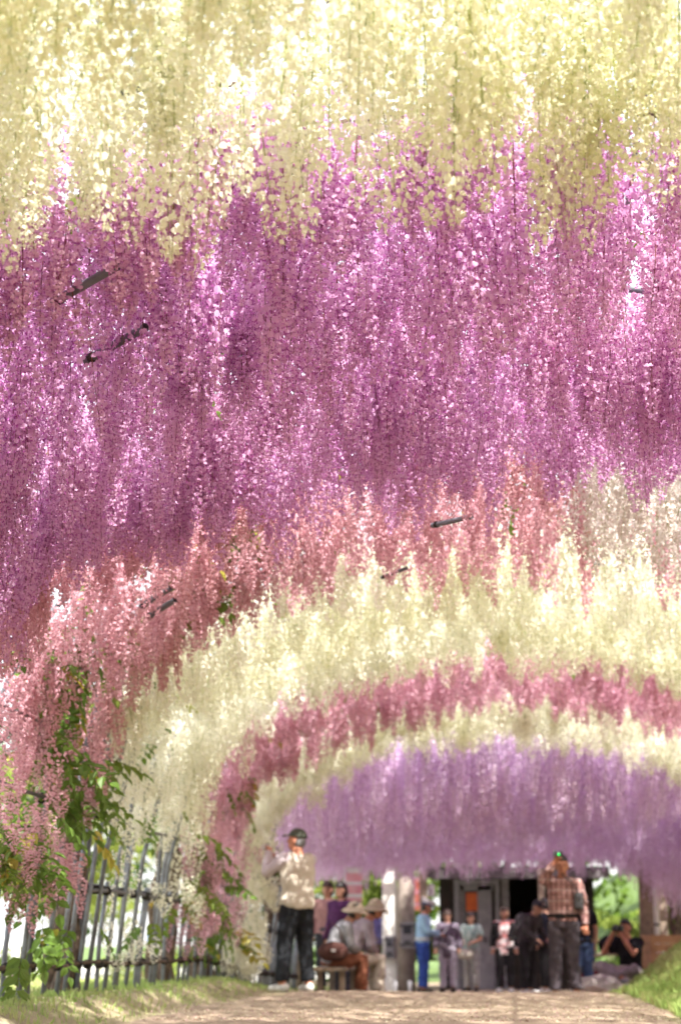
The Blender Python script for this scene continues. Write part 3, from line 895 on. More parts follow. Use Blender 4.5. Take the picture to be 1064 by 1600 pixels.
# ------------------------------------------------------------------ trees and shrubs
def crown_mesh(name, mat, rx, rz, nclump, nleaf, seed, ls=.16):
    rg = np.random.RandomState(seed); V = []; F = []; T = []
    for k in range(nclump):
        d = rg.normal(0, 1, 3); d /= np.linalg.norm(d); r = rg.uniform(.35, 1) ** .6
        c = d * [rx * r, rx * r, rz * r]; cr = rg.uniform(.18, .34) * rx; tv = rg.rand()
        for i in range(nleaf):
            q = rg.normal(0, 1, 3); q = q / np.linalg.norm(q) * cr * rg.uniform(.5, 1.05) * [1, 1, .7]
            p = c + q; a = rg.normal(0, 1, 3); a /= np.linalg.norm(a); b = np.cross(a, [.3, .2, 1]); b /= np.linalg.norm(b); s_ = ls * rg.uniform(.6, 1.3)
            n = len(V); V += [tuple(p - a * s_), tuple(p + b * s_ * .45), tuple(p + a * s_), tuple(p - b * s_ * .45)]
            F += [(n, n + 1, n + 2, n + 3)]; T.append(tv * .7 + .3 * rg.rand())
    me = bpy.data.meshes.new(name); me.from_pydata(V, [], F); me.materials.append(mat)
    at_ = me.attributes.new('tint', 'FLOAT', 'FACE'); at_.data.foreach_set('value', T); me.update()
    return me
TREEM = [thin('tree_leaf', (.09, .17, .03), (.045, .09, .02), (.12, .18, .03), .35, patch=.15), thin('maple_leaf', (.26, .34, .08), (.16, .24, .05), (.3, .34, .08), .45, patch=.15)]
CR = [crown_mesh('crown', TREEM[0], 2.6, 2.8, 60, 55, 1), crown_mesh('crown', TREEM[1], 2.6, 2.3, 60, 55, 2), crown_mesh('crown', TREEM[0], 2.3, 3.4, 60, 55, 3)]
def tree(x, y, h, k, label, group=None):
    z = ground_z(x, y) - .1
    T = empty('broadleaf_tree', (x, y, z), 0, label, 'tree', group)
    rr = random.Random(int(x * 13 + y * 7))
    mb = MB(); mb.tube([(0, 0, 0), (.08, .05, h * .25), (-.05, 0, h * .5), (.05, .05, h * .8)], [.2, .15, .11, .04], 9)
    for i in range(6):
        a = rr.uniform(0, 6.28); z0 = h * rr.uniform(.3, .6); l = rr.uniform(1, 2)
        mb.tube([(0, 0, z0), (math.cos(a) * l * .5, math.sin(a) * l * .5, z0 + l * .4), (math.cos(a) * l, math.sin(a) * l, z0 + l * .9)], [.08, .05, .02], 6)
    mb.build('trunk', MAT['bark'], T)
    s_ = h / 6.0
    link('crown', CR[k], T, loc=(0, 0, h * .62), rot=(0, 0, rr.uniform(0, 6)), scale=(s_, s_, s_))
tl = [(-12, 22, 6, 1), (-11, 31, 5.5, 1), (-15, 38, 7, 0), (-10, 43, 5.5, 1), (-6.5, 52, 6, 0), (-3.5, 50, 6.5, 1), (1.0, 55, 8, 0), (4.5, 57, 7, 1), (7.5, 52, 6, 0), (6.3, 46, 5, 1), (10, 42, 6, 0), (12, 56, 8, 0),
      (-19, 50, 8, 0), (-14, 62, 9, 0), (-5, 66, 9, 0), (5, 70, 9, 0), (15, 70, 10, 0), (8.5, 34, 5.5, 1), (-24, 34, 8, 0), (-20, 66, 9, 0)]
for i, (x, y, h, k) in enumerate(tl):
    tree(x, y, h, (k if k == 1 else (0 if i % 2 else 2)), ('light green maple standing in the blurred background beyond the tunnel' if k == 1 else 'dark green broadleaf tree standing in the blurred background beyond the tunnel'), 'trees in the background')
BUSH = [crown_mesh('bush', TREEM[1], .8, .6, 26, 40, 7, .07), crown_mesh('bush', TREEM[0], .8, .65, 26, 40, 8, .07)]
bl = [(px_x(590, 41.5), 41.8, 1.5, 1, 'dark green bush seen between the blue shirted man and the white post', None),
      (px_x(590, 43), 43.2, 1.9, 1, 'tall dark bush behind the white post at the tunnel end', None)]
rb = random.Random(3)
for i in range(22):
    bl.append((rb.uniform(2.2, 8.5), rb.uniform(42.5, 52), rb.uniform(.8, 1.7), rb.choice([0, 0, 1]), 'green shrub on the sunlit slope behind the log rail', 'shrubs on the slope behind the rail'))
for i in range(14):
    bl.append((rb.uniform(-9.5, -4.6), rb.uniform(16, 46), rb.uniform(.5, .9), 0, 'pale green shrub outside the left fence', 'shrubs outside the left fence'))
for x, y, s_, k, lb, gr in bl:
    z = ground_z(x, y)
    T = empty('shrub', (x, y, z - .05), 0, lb, 'shrub', gr)
    link('foliage', BUSH[k], T, loc=(0, 0, .45 * s_), rot=(0, 0, x * 5), scale=(s_, s_, s_))
    mb = MB()
    for j in range(4): mb.tube([(0, 0, 0), (.12 * math.cos(j * 1.6) * s_, .12 * math.sin(j * 1.6) * s_, .5 * s_)], [.02, .01], 5)
    mb.build('stem', MAT['twig'], T)

# log rail at the right
def log_rail():
    y = 38.0
    T = empty('log_rail', (2.4, y, ground_z(2.4, y)), 0, 'rustic log rail with upright posts behind the seated photographer', 'rail'); g = ground_z(2.4, y)
    for x in (1.5, 2.75, 4.0, 5.3):
        MB().tube([(x - 2.4, 0, -.3), (x - 2.4, 0, .78)], .05, 9).build('post', MAT['old_wood'], T)
    MB().tube([(-1.2, -.06, .68), (.4, -.05, .80), (3.1, -.06, .86)], .04, 9).build('rail', MAT['old_wood'], T)
    MB().tube([(-1.2, .06, .98), (1.0, .05, .93), (3.1, .06, .99)], .035, 9).build('rail', simple('pale_bamboo', (.55, .45, .22), (.4, .33, .16), 5, .6), T)
log_rail()
# grassy shrub by the rail, wooden crate, stones
def stone(px, py, y, r, label, seed, mat):
    x = px_x(px, y); z = CAM_H + (1475 - py) / 3000 * y
    mb = MB(); mb.ell((0, 0, 0), (1, 1, 1), nu=16, nv=11)
    rs = []
    for v in mb.v:
        n_ = noise.noise(Vector(v) * 1.3 + Vector((seed, 0, 0))) * .35 + noise.noise(Vector(v) * 3 + Vector((seed, 5, 0))) * .12
        rs.append((v[0] * r[0] * (1 + n_), v[1] * r[1] * (1 + n_), v[2] * r[2] * (1 + n_)))
    mb.v = rs
    return tag(mb.build('stone', mat, loc=(x, y, z)), label, 'stone')
ST = simple('pale_stone', (.46, .42, .38), (.30, .27, .24), 3, .9, .8, 18)
stone(922, 1556, 25.0, (.34, .3, .14), 'flat brown edge stone by the checked man, lowest of the path stones', 1, simple('brown_stone', (.30, .23, .17), (.2, .15, .11), 3, .9, .8, 18))
stone(948, 1545, 25.6, (.26, .22, .14), 'pale rounded stone at the foot of the grass bank', 2, ST)
stone(925, 1538, 27.2, (.4, .3, .16), 'wide grey stone under the knees of the photographer', 3, ST)
stone(968, 1533, 28.3, (.42, .36, .24), 'large grey stone on which the photographer sits', 4, ST)

def crate():
    y = 33.0; x = px_x(1030, y); g = CAM_H + (1475 - 1560) / 3000 * y
    T = empty('wooden_crate', (x, y, ground_z(x, y)), .25, 'orange brown wooden crate below the white drainpipe', 'crate')
    h = 1.0
    for i in range(7):
        for s_ in (-1, 1):
            MB().box((0, s_ * .26, .08 + i * h / 7), (.66, .02, h / 7 - .012)).build('slat', simple('crate_wood', (.42, .24, .12), (.3, .16, .08), 5, .8) if i == 0 and s_ == -1 else bpy.data.materials['crate_wood'], T)
            MB().box((s_ * .33, 0, .08 + i * h / 7), (.02, .5, h / 7 - .012)).build('slat', bpy.data.materials['crate_wood'], T)
    for a in (-1, 1):
        for b in (-1, 1): MB().box((a * .30, b * .235, h / 2), (.04, .04, h)).build('corner_post', bpy.data.materials['crate_wood'], T)
crate()

# parked cars in the yard outside the left fence
def car(x, y, rz, mat, label):
    T = empty('parked_car', (x, y, gy(min(y, 59)) + .16), rz, label, 'car')
    glass = simple('car_glass', (.03, .04, .05), (.02, .03, .03), 2, .1)
    prof = [(-2.0, .35), (-2.05, .7), (-1.95, .95), (-1.3, 1.02), (-.75, 1.42), (.75, 1.46), (1.45, 1.0), (1.9, .9), (2.05, .65), (2.0, .35)]
    mb = MB(); n = len(prof)
    vs = [(p[0], s_ * (.82 if p[1] < 1.1 else .66), p[1]) for s_ in (-1, 1) for p in prof]
    mb.add(vs, [tuple(range(n - 1, -1, -1)), tuple(range(n, 2 * n))] + [(i, i + 1, n + i + 1, n + i) for i in range(n - 1)] + [(n - 1, 0, n, 2 * n - 1)])
    o = mb.build('body', mat, T)
    bv = o.modifiers.new('soft', 'BEVEL'); bv.width = .06; bv.segments = 3
    for s_ in (-1, 1):
        mb = MB(); mb.add([(-1.05, s_ * .80, 1.05), (1.2, s_ * .80, 1.05), (.7, s_ * .69, 1.36), (-.7, s_ * .69, 1.34)], [(0, 1, 2, 3)]); w_ = mb.build('side_window', glass, T)
        so = w_.modifiers.new('thick', 'SOLIDIFY'); so.thickness = .02
        for xx in (-1.25, 1.25):
            wh = MB().tube([(xx, s_ * .66, .32), (xx, s_ * .84, .32)], .32, 20).build('wheel', simple('tyre', (.03, .03, .03)), T)
            MB().tube([(xx, s_ * .80, .32), (xx, s_ * .85, .32)], .19, 16).build('rim', MAT['white_metal'], wh)
        MB().box((2.03, s_ * .6, .72), (.06, .28, .13)).build('headlight', MAT['white_metal'], T)
    mb = MB(); mb.add([(1.42, -.66, 1.04), (1.42, .66, 1.04), (.80, .58, 1.42), (.80, -.58, 1.42)], [(0, 1, 2, 3)])
    w_ = mb.build('windscreen', glass, T); so = w_.modifiers.new('thick', 'SOLIDIFY'); so.thickness = .03
car(-14.5, 50.0, R(70), simple('car_white', (.8, .8, .8), (.75, .75, .76), 2, .3), 'white parked car glimpsed through the left fence')

# ------------------------------------------------------------------ people
SKIN = [simple('skin_tan', (.50, .27, .18), (.42, .21, .14), 5, .6), simple('skin_light', (.62, .38, .28), (.52, .30, .22), 5, .6), simple('skin_ruddy', (.50, .22, .13), (.42, .17, .10), 5, .6)]
HAIRM = {'black': simple('hair_black', (.03, .022, .02), (.015, .012, .01), 40, .5), 'brown': simple('hair_brown', (.055, .026, .018), (.03, .016, .012), 40, .6), 'grey': simple('hair_grey', (.20, .19, .19), (.08, .08, .08), 30, .6)}
EYE = simple('eye_dark', (.03, .02, .02)); LIP = simple('lip', (.42, .16, .13))
CL = {}
def cloth(name, a, b=None, scale=14):
    if name not in CL: CL[name] = simple(name, a, b, scale, .95, .15, 60, spec=.12)
    return CL[name]

def plaid(name, base, dark, light):
    m, n, out = newmat(name)
    p = N(n, 'ShaderNodeBsdfPrincipled'); p.inputs['Roughness'].default_value = .9
    tc = N(n, 'ShaderNodeTexCoord'); sp = N(n, 'ShaderNodeSeparateXYZ'); n.links.new(tc.outputs['Object'], sp.inputs[0])
    def stripe(sock, freq, width):
        a = N(n, 'ShaderNodeMath', operation='MULTIPLY'); n.links.new(sock, a.inputs[0]); a.inputs[1].default_value = freq
        f = N(n, 'ShaderNodeMath', operation='FRACT'); n.links.new(a.outputs[0], f.inputs[0])
        l = N(n, 'ShaderNodeMath', operation='LESS_THAN'); n.links.new(f.outputs[0], l.inputs[0]); l.inputs[1].default_value = width
        return l.outputs[0]
    c = mixcol(n, stripe(sp.outputs[0], 16, .4), base, dark)
    m2 = N(n, 'ShaderNodeMath', operation='MULTIPLY'); n.links.new(stripe(sp.outputs[2], 16, .4), m2.inputs[0]); m2.inputs[1].default_value = .6
    c = mixcol(n, m2.outputs[0], c, dark)
    m3 = N(n, 'ShaderNodeMath', operation='MULTIPLY'); n.links.new(stripe(sp.outputs[2], 8, .14), m3.inputs[0]); m3.inputs[1].default_value = .6
    c = mixcol(n, m3.outputs[0], c, light)
    n.links.new(c, p.inputs['Base Color']); n.links.new(p.outputs[0], out.inputs['Surface'])
    return m

def bake(mb, voxel, sm=3, fold=0.0, seed=0):
    me = mb.mesh('tmp')
    o = bpy.data.objects.new('tmp', me); COL.objects.link(o)
    r = o.modifiers.new('r', 'REMESH'); r.mode = 'VOXEL'; r.voxel_size = voxel; r.use_smooth_shade = True
    s_ = o.modifiers.new('s', 'SMOOTH'); s_.iterations = sm; s_.factor = .5
    dg = bpy.context.evaluated_depsgraph_get(); dg.update()
    m2 = bpy.data.meshes.new_from_object(o.evaluated_get(dg))
    bpy.data.objects.remove(o); bpy.data.meshes.remove(me)
    v = [x.co.copy() for x in m2.vertices]; f = [tuple(p.vertices) for p in m2.polygons]
    if fold:
        nn = [x.normal.copy() for x in m2.vertices]
        v = [c + n_ * fold * (noise.noise(Vector((c.x * 9 + seed, c.y * 9, c.z * 14))) + .5 * noise.noise(Vector((c.x * 22, c.y * 22 + seed, c.z * 26)))) for c, n_ in zip(v, nn)]
    bpy.data.meshes.remove(m2)
    out = MB(); out.add(v, f, 0, True)
    return out

def person(loc, rz, label, H=1.68, pose=None, skin=0, shirt=None, sleeve='long', vest=None, trousers=None, skirt=None, shoes=None,
           hair='black', hairstyle='short', hat=None, look=(0, 0), girth=1.0, collar=None, grip=0.6, hem=0.86, group=None):
    k = H / 1.70
    J = dict(pel=(0, 0, .92), waist=(0, 0, 1.06), chest=(0, .005, 1.27), neck=(0, -.01, 1.43), head=(0, .02, 1.585),
             shR=(.175, -.005, 1.385), elR=(.235, -.03, 1.12), wrR=(.245, .06, .87), shL=(-.175, -.005, 1.385), elL=(-.235, -.03, 1.12), wrL=(-.245, .06, .87),
             hipR=(.09, 0, .88), knR=(.10, .02, .49), anR=(.105, -.01, .085), hipL=(-.09, 0, .88), knL=(-.10, .02, .49), anL=(-.105, -.01, .085), toeR=None, toeL=None)
    if pose: J.update(pose)
    J = {a: (Vector(b) * k if b is not None else None) for a, b in J.items()}
    for s_ in 'RL':
        if J['toe' + s_] is None: J['toe' + s_] = J['an' + s_] + Vector((.03 * (1 if s_ == 'R' else -1), .15, -.055)) * k
    T = empty('person', loc, rz, label, 'person', group)
    side = (J['shR'] - J['shL']).normalized()
    hside = (J['hipR'] - J['hipL']).normalized()
    g = girth
    def torso(mb, inf, top=True, low=None):
        P = [J['pel'] + (J['pel'] - J['waist']).normalized() * .08 * k, J['pel'], J['waist'], J['chest'], J['chest'].lerp(J['neck'], .62), J['neck']]
        Rr = [(.145, .105), (.165, .118), (.145 * g, .105 * g), (.168, .118 * (g + 1) / 2), (.150, .095), (.062, .062)]
        if low is not None: P[0] = low
        if top: P.append(J['neck'].lerp(J['head'], .45)); Rr.append((.054, .056))
        mb.loft(P, [((a + inf) * k, (b + inf) * k) for a, b in Rr], side=side, n=20)
    def arm(mb, s_, inf, upto=1.0):
        sh, el, wr = J['sh' + s_], J['el' + s_], J['wr' + s_]
        ch = J['chest'].lerp(J['neck'], .45)
        if upto >= 1: pts = [sh.lerp(ch, .35), sh, sh.lerp(el, .5), el, el.lerp(wr, .5), wr]; rr = [.07, .062, .05, .043, .040, .029]
        else: pts = [sh.lerp(ch, .35), sh, sh.lerp(el, .4), sh.lerp(el, upto * 1.7)]; rr = [.07, .064, .058, .058]
        mb.tube(pts, [(a + inf) * k for a in rr], 12)
    def leg(mb, s_, inf, end=1.0):
        hp, kn, an = J['hip' + s_], J['kn' + s_], J['an' + s_]
        mb.tube([hp.lerp(J['pel'], .3), hp, hp.lerp(kn, .5), kn, kn.lerp(an, .35), kn.lerp(an, end)], [(a + inf) * k for a in (.09, .095, .082, .060, .056, .040)], 14)
    # head frame
    up = (J['head'] - J['neck']).normalized()
    Mh = Matrix.Rotation(look[0], 3, 'Z') @ Matrix.Rotation(look[1], 3, 'X')
    hc = J['head']
    def hp_(x, y, z): return hc + Mh @ (Vector((x, y, z)) * k)
    # ---- body
    mb = MB()
    torso(mb, 0)
    for s_ in 'RL':
        arm(mb, s_, 0); leg(mb, s_, 0)
        an, to = J['an' + s_], J['toe' + s_]
        mb.loft([an + (an - to) * .35 + Vector((0, 0, -.03 * k)), an.lerp(to, .3) + Vector((0, 0, -.02)), to], [(.035 * k, .04 * k), (.042 * k, .038 * k), (.035 * k, .022 * k)], side=(1, 0, 0), n=10)
    mb.ell(hc + Vector((0, 0, .012 * k)), (.076 * k, .092 * k, .108 * k), Mh)
    mb.ell(hp_(0, .022, -.055), (.056 * k, .066 * k, .062 * k), Mh)
    mb.ell(hp_(0, .094, -.016), (.014 * k, .02 * k, .026 * k), Mh, 10, 7)
    for s_ in (-1, 1): mb.ell(hp_(.079 * s_, -.004, -.01), (.013 * k, .022 * k, .034 * k), Mh, 8, 6)
    for s_ in 'RL':       # palm
        wr, el = J['wr' + s_], J['el' + s_]
        d = (wr - el).normalized()
        mb.loft([wr - d * .02, wr + d * .03 * k, wr + d * .085 * k], [.028 * k, (.036 * k, .02 * k), (.040 * k, .016 * k)], side=side if abs(d.dot(side)) < .8 else (0, 1, 0), n=10)
    body = bake(mb, .0125, 4)
    for s_ in 'RL':       # fingers and thumb, curled
        wr, el = J['wr' + s_], J['el' + s_]
        d = (wr - el).normalized(); sg = 1 if s_ == 'R' else -1
        a_ = side if abs(d.dot(side)) < .8 else Vector((0, 1, 0))
        a_ = (a_ - d * a_.dot(d)).normalized(); pn = d.cross(a_) * (1)
        if pn.z > 0 and abs(d.z) < .7 or (abs(d.z) >= .7 and pn.y < 0): pn = -pn
        for j, ln in enumerate((.066, .074, .070, .055)):
            b = wr + (d * .075 + a_ * (-.028 + .019 * j)) * k
            c1 = grip * .7; c2 = grip * 1.7
            p1 = b + (d * math.cos(c1) + pn * math.sin(c1)) * ln * .5 * k; p2 = p1 + (d * math.cos(c2) + pn * math.sin(c2)) * ln * .45 * k
            body.tube([b, p1, p2], [.0095 * k, .0088 * k, .007 * k], 7)
        b = wr + (d * .025 - a_ * .03 * sg) * k
        p1 = b + (d * .55 - a_ * .55 * sg + pn * .45) * .035 * k
        body.tube([b, p1, p1 + (d * .8 + pn * .5) * .032 * k], [.013 * k, .011 * k, .008 * k], 7)
    B = body.build('body', SKIN[skin], T)
    for s_ in (-1, 1): MB().ell(hp_(.031 * s_, .082, .008), (.013 * k, .008 * k, .007 * k), Mh, 8, 5).build('eye', EYE, T)
    MB().ell(hp_(0, .083, -.062), (.024 * k, .008 * k, .006 * k), Mh, 8, 5).build('mouth', LIP, T)
    # ---- clothes
    if trousers is not None:
        mb = MB()
        lo = J['pel'] + (J['pel'] - J['waist']).normalized() * .09 * k
        mb.loft([lo, J['pel'], J['pel'].lerp(J['waist'], .65)], [(.155 * k, .12 * k), (.182 * k, .135 * k), (.16 * g * k, .124 * g * k)], side=hside, n=20)
        for s_ in 'RL':
            hp, kn, an = J['hip' + s_], J['kn' + s_], J['an' + s_]
            mb.tube([hp.lerp(J['pel'], .3), hp, hp.lerp(kn, .5), kn, kn.lerp(an, .5), kn.lerp(an, .93)], [a * k for a in (.10, .112, .102, .085, .078, .078)], 16)
        bake(mb, .0145, 3, .012, 3).build('trousers', trousers, T)
    if skirt is not None:
        mb = MB(); a = (J['anR'] + J['anL']) / 2; kn = (J['knR'] + J['knL']) / 2
        mb.loft([kn.lerp(a, .45), kn, J['pel'], J['pel'].lerp(J['waist'], .6)], [(.24 * k, .20 * k), (.22 * k, .18 * k), (.185 * k, .14 * k), (.15 * k, .12 * k)], side=hside, n=24)
        bake(mb, .016, 2, .02, 5).build('skirt', skirt, T)
    if shirt is not None:
        mb = MB(); low = J['pel'] + (J['pel'] - J['waist']).normalized() * (.92 - hem) * k
        torso(mb, .02, False, low)
        for s_ in 'RL':
            arm(mb, s_, .016, 1.0 if sleeve == 'long' else .42)
        bake(mb, .0145, 3, .012, 7).build('shirt', shirt, T)
    if vest is not None:
        mb = MB(); low = J['pel'] + (J['pel'] - J['waist']).normalized() * .06 * k
        torso(mb, .040, False, low)
        for s_ in 'RL':
            sh = J['sh' + s_]; ch = J['chest'].lerp(J['neck'], .45)
            mb.tube([sh.lerp(ch, .6), sh.lerp(ch, .1)], [.095 * k, .088 * k], 12)
        bake(mb, .0145, 3, .012, 9).build('vest', vest, T)
    for s_ in 'RL':
        an, to = J['an' + s_], J['toe' + s_]
        fw = (to - an); fw.z = 0; fw.normalize(); sd_ = Vector((fw.y, -fw.x, 0))
        z0 = an.z - .085 * k
        heel = Vector((an.x, an.y, 0)) - fw * .075 * k; toe = Vector((an.x, an.y, 0)) + fw * .185 * k
        mb = MB()
        mb.loft([heel + Vector((0, 0, z0 + .045 * k)), heel.lerp(toe, .2) + Vector((0, 0, z0 + .05 * k)), heel.lerp(toe, .6) + Vector((0, 0, z0 + .042 * k)), heel.lerp(toe, .88) + Vector((0, 0, z0 + .034 * k)), toe + Vector((0, 0, z0 + .03 * k))],
                [(.03 * k, .042 * k), (.044 * k, .052 * k), (.053 * k, .043 * k), (.048 * k, .034 * k), (.022 * k, .018 * k)], side=sd_, n=12)
        mb.v = [(v[0], v[1], max(v[2], z0 + .004)) for v in mb.v]
        mb.build('shoe', shoes or cloth('shoe_black', (.03, .03, .03)), T)
    # ---- hair and hat
    mb = MB()
    if hairstyle == 'short':
        mb.ell(hp_(0, -.006, .028), (.086 * k, .100 * k, .106 * k), Mh, 18, 10, zmin=.2)
        mb.ell(hp_(0, -.040, -.005), (.078 * k, .068 * k, .085 * k), Mh, 16, 10)
    elif hairstyle == 'bob':
        mb.ell(hp_(0, -.008, .030), (.096 * k, .108 * k, .110 * k), Mh, 18, 10, zmin=.12)
        mb.ell(hp_(0, -.038, -.02), (.100 * k, .072 * k, .115 * k), Mh, 18, 10)
    if hairstyle != 'none':
        hm = bake(mb, .011, 2, .008, 4); hm.build('hair', HAIRM[hair], T)
    if hat is not None:
        hm, st = hat
        Hh = empty('hat', (0, 0, 0)); Hh.parent = T
        if st == 'cap':
            c_ = MB(); c_.ell(hp_(0, -.012, .035), (.092 * k, .105 * k, .098 * k), Mh, 20, 8, zmin=.0); c_.build('crown', hm, Hh)
            b_ = MB(); b_.loft([hp_(0, .07, .045), hp_(0, .12, .042), hp_(0, .165, .028)], [(.075 * k, .008 * k), (.068 * k, .007 * k), (.035 * k, .006 * k)], side=Mh @ Vector((1, 0, 0)), n=14); b_.build('brim', hm, Hh)
        elif st == 'sunhat':
            c_ = MB(); c_.ell(hp_(0, -.01, .030), (.098 * k, .112 * k, .112 * k), Mh, 20, 8, zmin=.0); c_.build('crown', hm, Hh)
            b_ = MB(); n = 24; vs = []
            for r_, dz in ((.095, .04), (.14, .012), (.165, -.018), (.163, -.024), (.138, .006), (.09, .034)):
                for q in range(n):
                    a = 6.2832 * q / n; vs.append(hp_(math.cos(a) * r_, -.01 + math.sin(a) * r_ * 1.08, dz + .006 * math.sin(a * 3)))
            b_.add(vs, [(j * n + q, ((j + 1) % 6) * n + q, ((j + 1) % 6) * n + (q + 1) % n, j * n + (q + 1) % n) for j in range(6) for q in range(n)], 0, True)
            b_.build('brim', hm, Hh)
        elif st == 'peaked':
            c_ = MB(); c_.loft([hp_(0, -.01, .04), hp_(0, -.005, .085), hp_(0, .01, .125), hp_(0, .012, .142)], [(.092 * k, .105 * k), (.1 * k, .112 * k), (.145 * k, .160 * k), (.12 * k, .135 * k)], side=Mh @ Vector((1, 0, 0)), n=22); c_.build('crown', hm, Hh)
            c_ = MB(); c_.loft([hp_(0, -.01, .036), hp_(0, -.008, .07)], [(.096 * k, .109 * k), (.1 * k, .113 * k)], side=Mh @ Vector((1, 0, 0)), n=22); c_.build('band', cloth('cap_band', (.08, .1, .2)), Hh)
            b_ = MB(); b_.loft([hp_(0, .08, .05), hp_(0, .125, .03), hp_(0, .15, .01)], [(.07 * k, .008 * k), (.06 * k, .007 * k), (.03 * k, .006 * k)], side=Mh @ Vector((1, 0, 0)), n=14); b_.build('peak', cloth('cap_band', (.08, .1, .2)), Hh)
    return T, J, k

def world(T, v):
    return Matrix.Translation(T.location) @ Matrix.Rotation(T.rotation_euler.z, 4, 'Z') @ Vector(v)

def camera_thing(T, p, label, body=(.13, .05, .08), lens=.05, mat=None, rz=0, light=None, name='camera'):
    mat = mat or MAT['dark_metal']
    K = empty(name, world(T, p), T.rotation_euler.z + rz, label, 'camera')
    o = MB().box((0, 0, 0), body).build('camera_body', mat, K); bv = o.modifiers.new('b', 'BEVEL'); bv.width = .008; bv.segments = 3
    MB().tube([(0, body[1] / 2, 0), (0, body[1] / 2 + lens, 0)], [body[2] * .42, body[2] * .38], 16).build('lens', MAT['dark_metal'], K)
    MB().box((body[0] * .3, 0, body[2] / 2 + .006), (.02, .02, .014)).build('shutter_button', MAT['dark_metal'], K)
    if light:
        m, n, out = newmat('green_lamp'); e = N(n, 'ShaderNodeEmission'); e.inputs[0].default_value = (.0, .75, .12, 1); e.inputs[1].default_value = 2.2
        n.links.new(e.outputs[0], out.inputs['Surface'])
        MB().ell((light[0], body[1] / 2 + .012, light[1]), (.016, .010, .016), nu=14, nv=8).build('lamp', m, K)
    return K

def G(px, y):
    x = px_x(px, y); return (x, y, ground_z(x, y) + .012)

# the man in the vest, photographing the flowers
T, J, k = person(G(472, 20.8), .75, 'man seen from behind in dark cap, cream vest and black trousers photographing flowers', 1.70,
    dict(anR=(.15, .0, .085), anL=(-.16, .05, .085), knR=(.125, .03, .49), knL=(-.13, .05, .49),
         elR=(.17, .27, 1.27), wrR=(.03, .45, 1.43), elL=(-.24, .24, 1.24), wrL=(-.07, .43, 1.47)),
    skin=2, shirt=cloth('lilac_grey_shirt', (.60, .54, .56), (.52, .46, .5)), vest=cloth('cream_vest', (.60, .55, .46), (.55, .50, .41)),
    trousers=cloth('black_trousers', (.022, .024, .028), (.018, .020, .024)), shoes=cloth('white_shoe', (.8, .8, .78)), hair='grey', hat=(cloth('olive_cap', (.10, .11, .09), (.07, .08, .06)), 'cap'), look=(.55, .12), girth=1.04)
camera_thing(T, J['wrR'].lerp(J['wrL'], .5) + Vector((0, .11, .08)), 'small silver compact camera held up by the man in the cream vest', (.11, .03, .065), .02, simple('silver', (.75, .75, .75), (.7, .7, .7), 5, .3))

def seated(dx=0, lean=.1, kneez=.46, fz=.085, spread=.13, arms='lap', ht=0):
    d = dict(pel=(0, 0, .50 + ht), waist=(0, .02 + lean * .2, .64 + ht), chest=(0, .05 + lean * .9, .84 + ht), neck=(0, .07 + lean * 1.6, .99 + ht), head=(0, .12 + lean * 2.1, 1.13 + ht),
             shR=(.17, .06 + lean * 1.4, .94 + ht), shL=(-.17, .06 + lean * 1.4, .94 + ht),
             hipR=(.09, .03, .48 + ht), hipL=(-.09, .03, .48 + ht), knR=(spread, .42, kneez + .05), knL=(-spread, .42, kneez + .05), anR=(spread, .38, fz), anL=(-spread, .40, fz))
    if arms == 'lap': d.update(elR=(.23, .14 + lean, .68 + ht), wrR=(.12, .34, .62 + ht), elL=(-.23, .14 + lean, .68 + ht), wrL=(-.12, .34, .62 + ht))
    return d
# seated pair on the bench
def bench():
    T = empty('wooden_bench', (-2.25, 25.3, ground_z(-2.25, 25.3)), 0, 'low timber bench under the two seated visitors', 'bench')
    for i in range(3): MB().box((-.14 + .14 * i, 0, .40), (.13, 2.2, .045)).build('slat', MAT['old_wood'], T)
    for y in (-.85, .85):
        for x in (-.14, .14): MB().box((x, y, .18), (.07, .07, .39)).build('leg', MAT['old_wood'], T)
bench()
T, J, k = person(G(524, 24.7), -1.35, 'seated woman in a cream sun hat, grey top and brown trousers', 1.62, seated(lean=.10), skin=0,
    shirt=cloth('grey_top', (.36, .36, .38), (.28, .28, .30)), trousers=cloth('rust_trousers', (.22, .085, .05), (.17, .065, .04)), shoes=cloth('shoe_brown', (.07, .04, .03)),
    hair='black', hairstyle='bob', hat=(cloth('cream_hat', (.60, .52, .40), (.52, .44, .33)), 'sunhat'), look=(-.3, -.15), group=None)
def handbag(loc, rz, mat, label, s_=1.0, strap=.28):
    K = empty('handbag', loc, rz, label, 'bag')
    mb = MB(); mb.ell((0, 0, .12 * s_), (.19 * s_, .09 * s_, .13 * s_), nu=16, nv=10); mb.v = [(v[0], v[1], max(v[2], .01)) for v in mb.v]
    mb.build('pouch', mat, K)
    MB().tube([(-.13 * s_, 0, .18 * s_), (-.08 * s_, 0, .2 * s_ + strap * .7), (0, 0, .2 * s_ + strap), (.08 * s_, 0, .2 * s_ + strap * .7), (.13 * s_, 0, .18 * s_)], .009, 7).build('strap', mat, K)
    MB().box((0, -.088 * s_, .14 * s_), (.05 * s_, .012, .03 * s_)).build('clasp', MAT['white_metal'], K)
handbag((-2.22, 24.42, ground_z(-2.2, 24.4) + .46), .1, cloth('brown_bag', (.09, .04, .035), (.06, .03, .025)), 'dark brown handbag at the side of the seated woman')
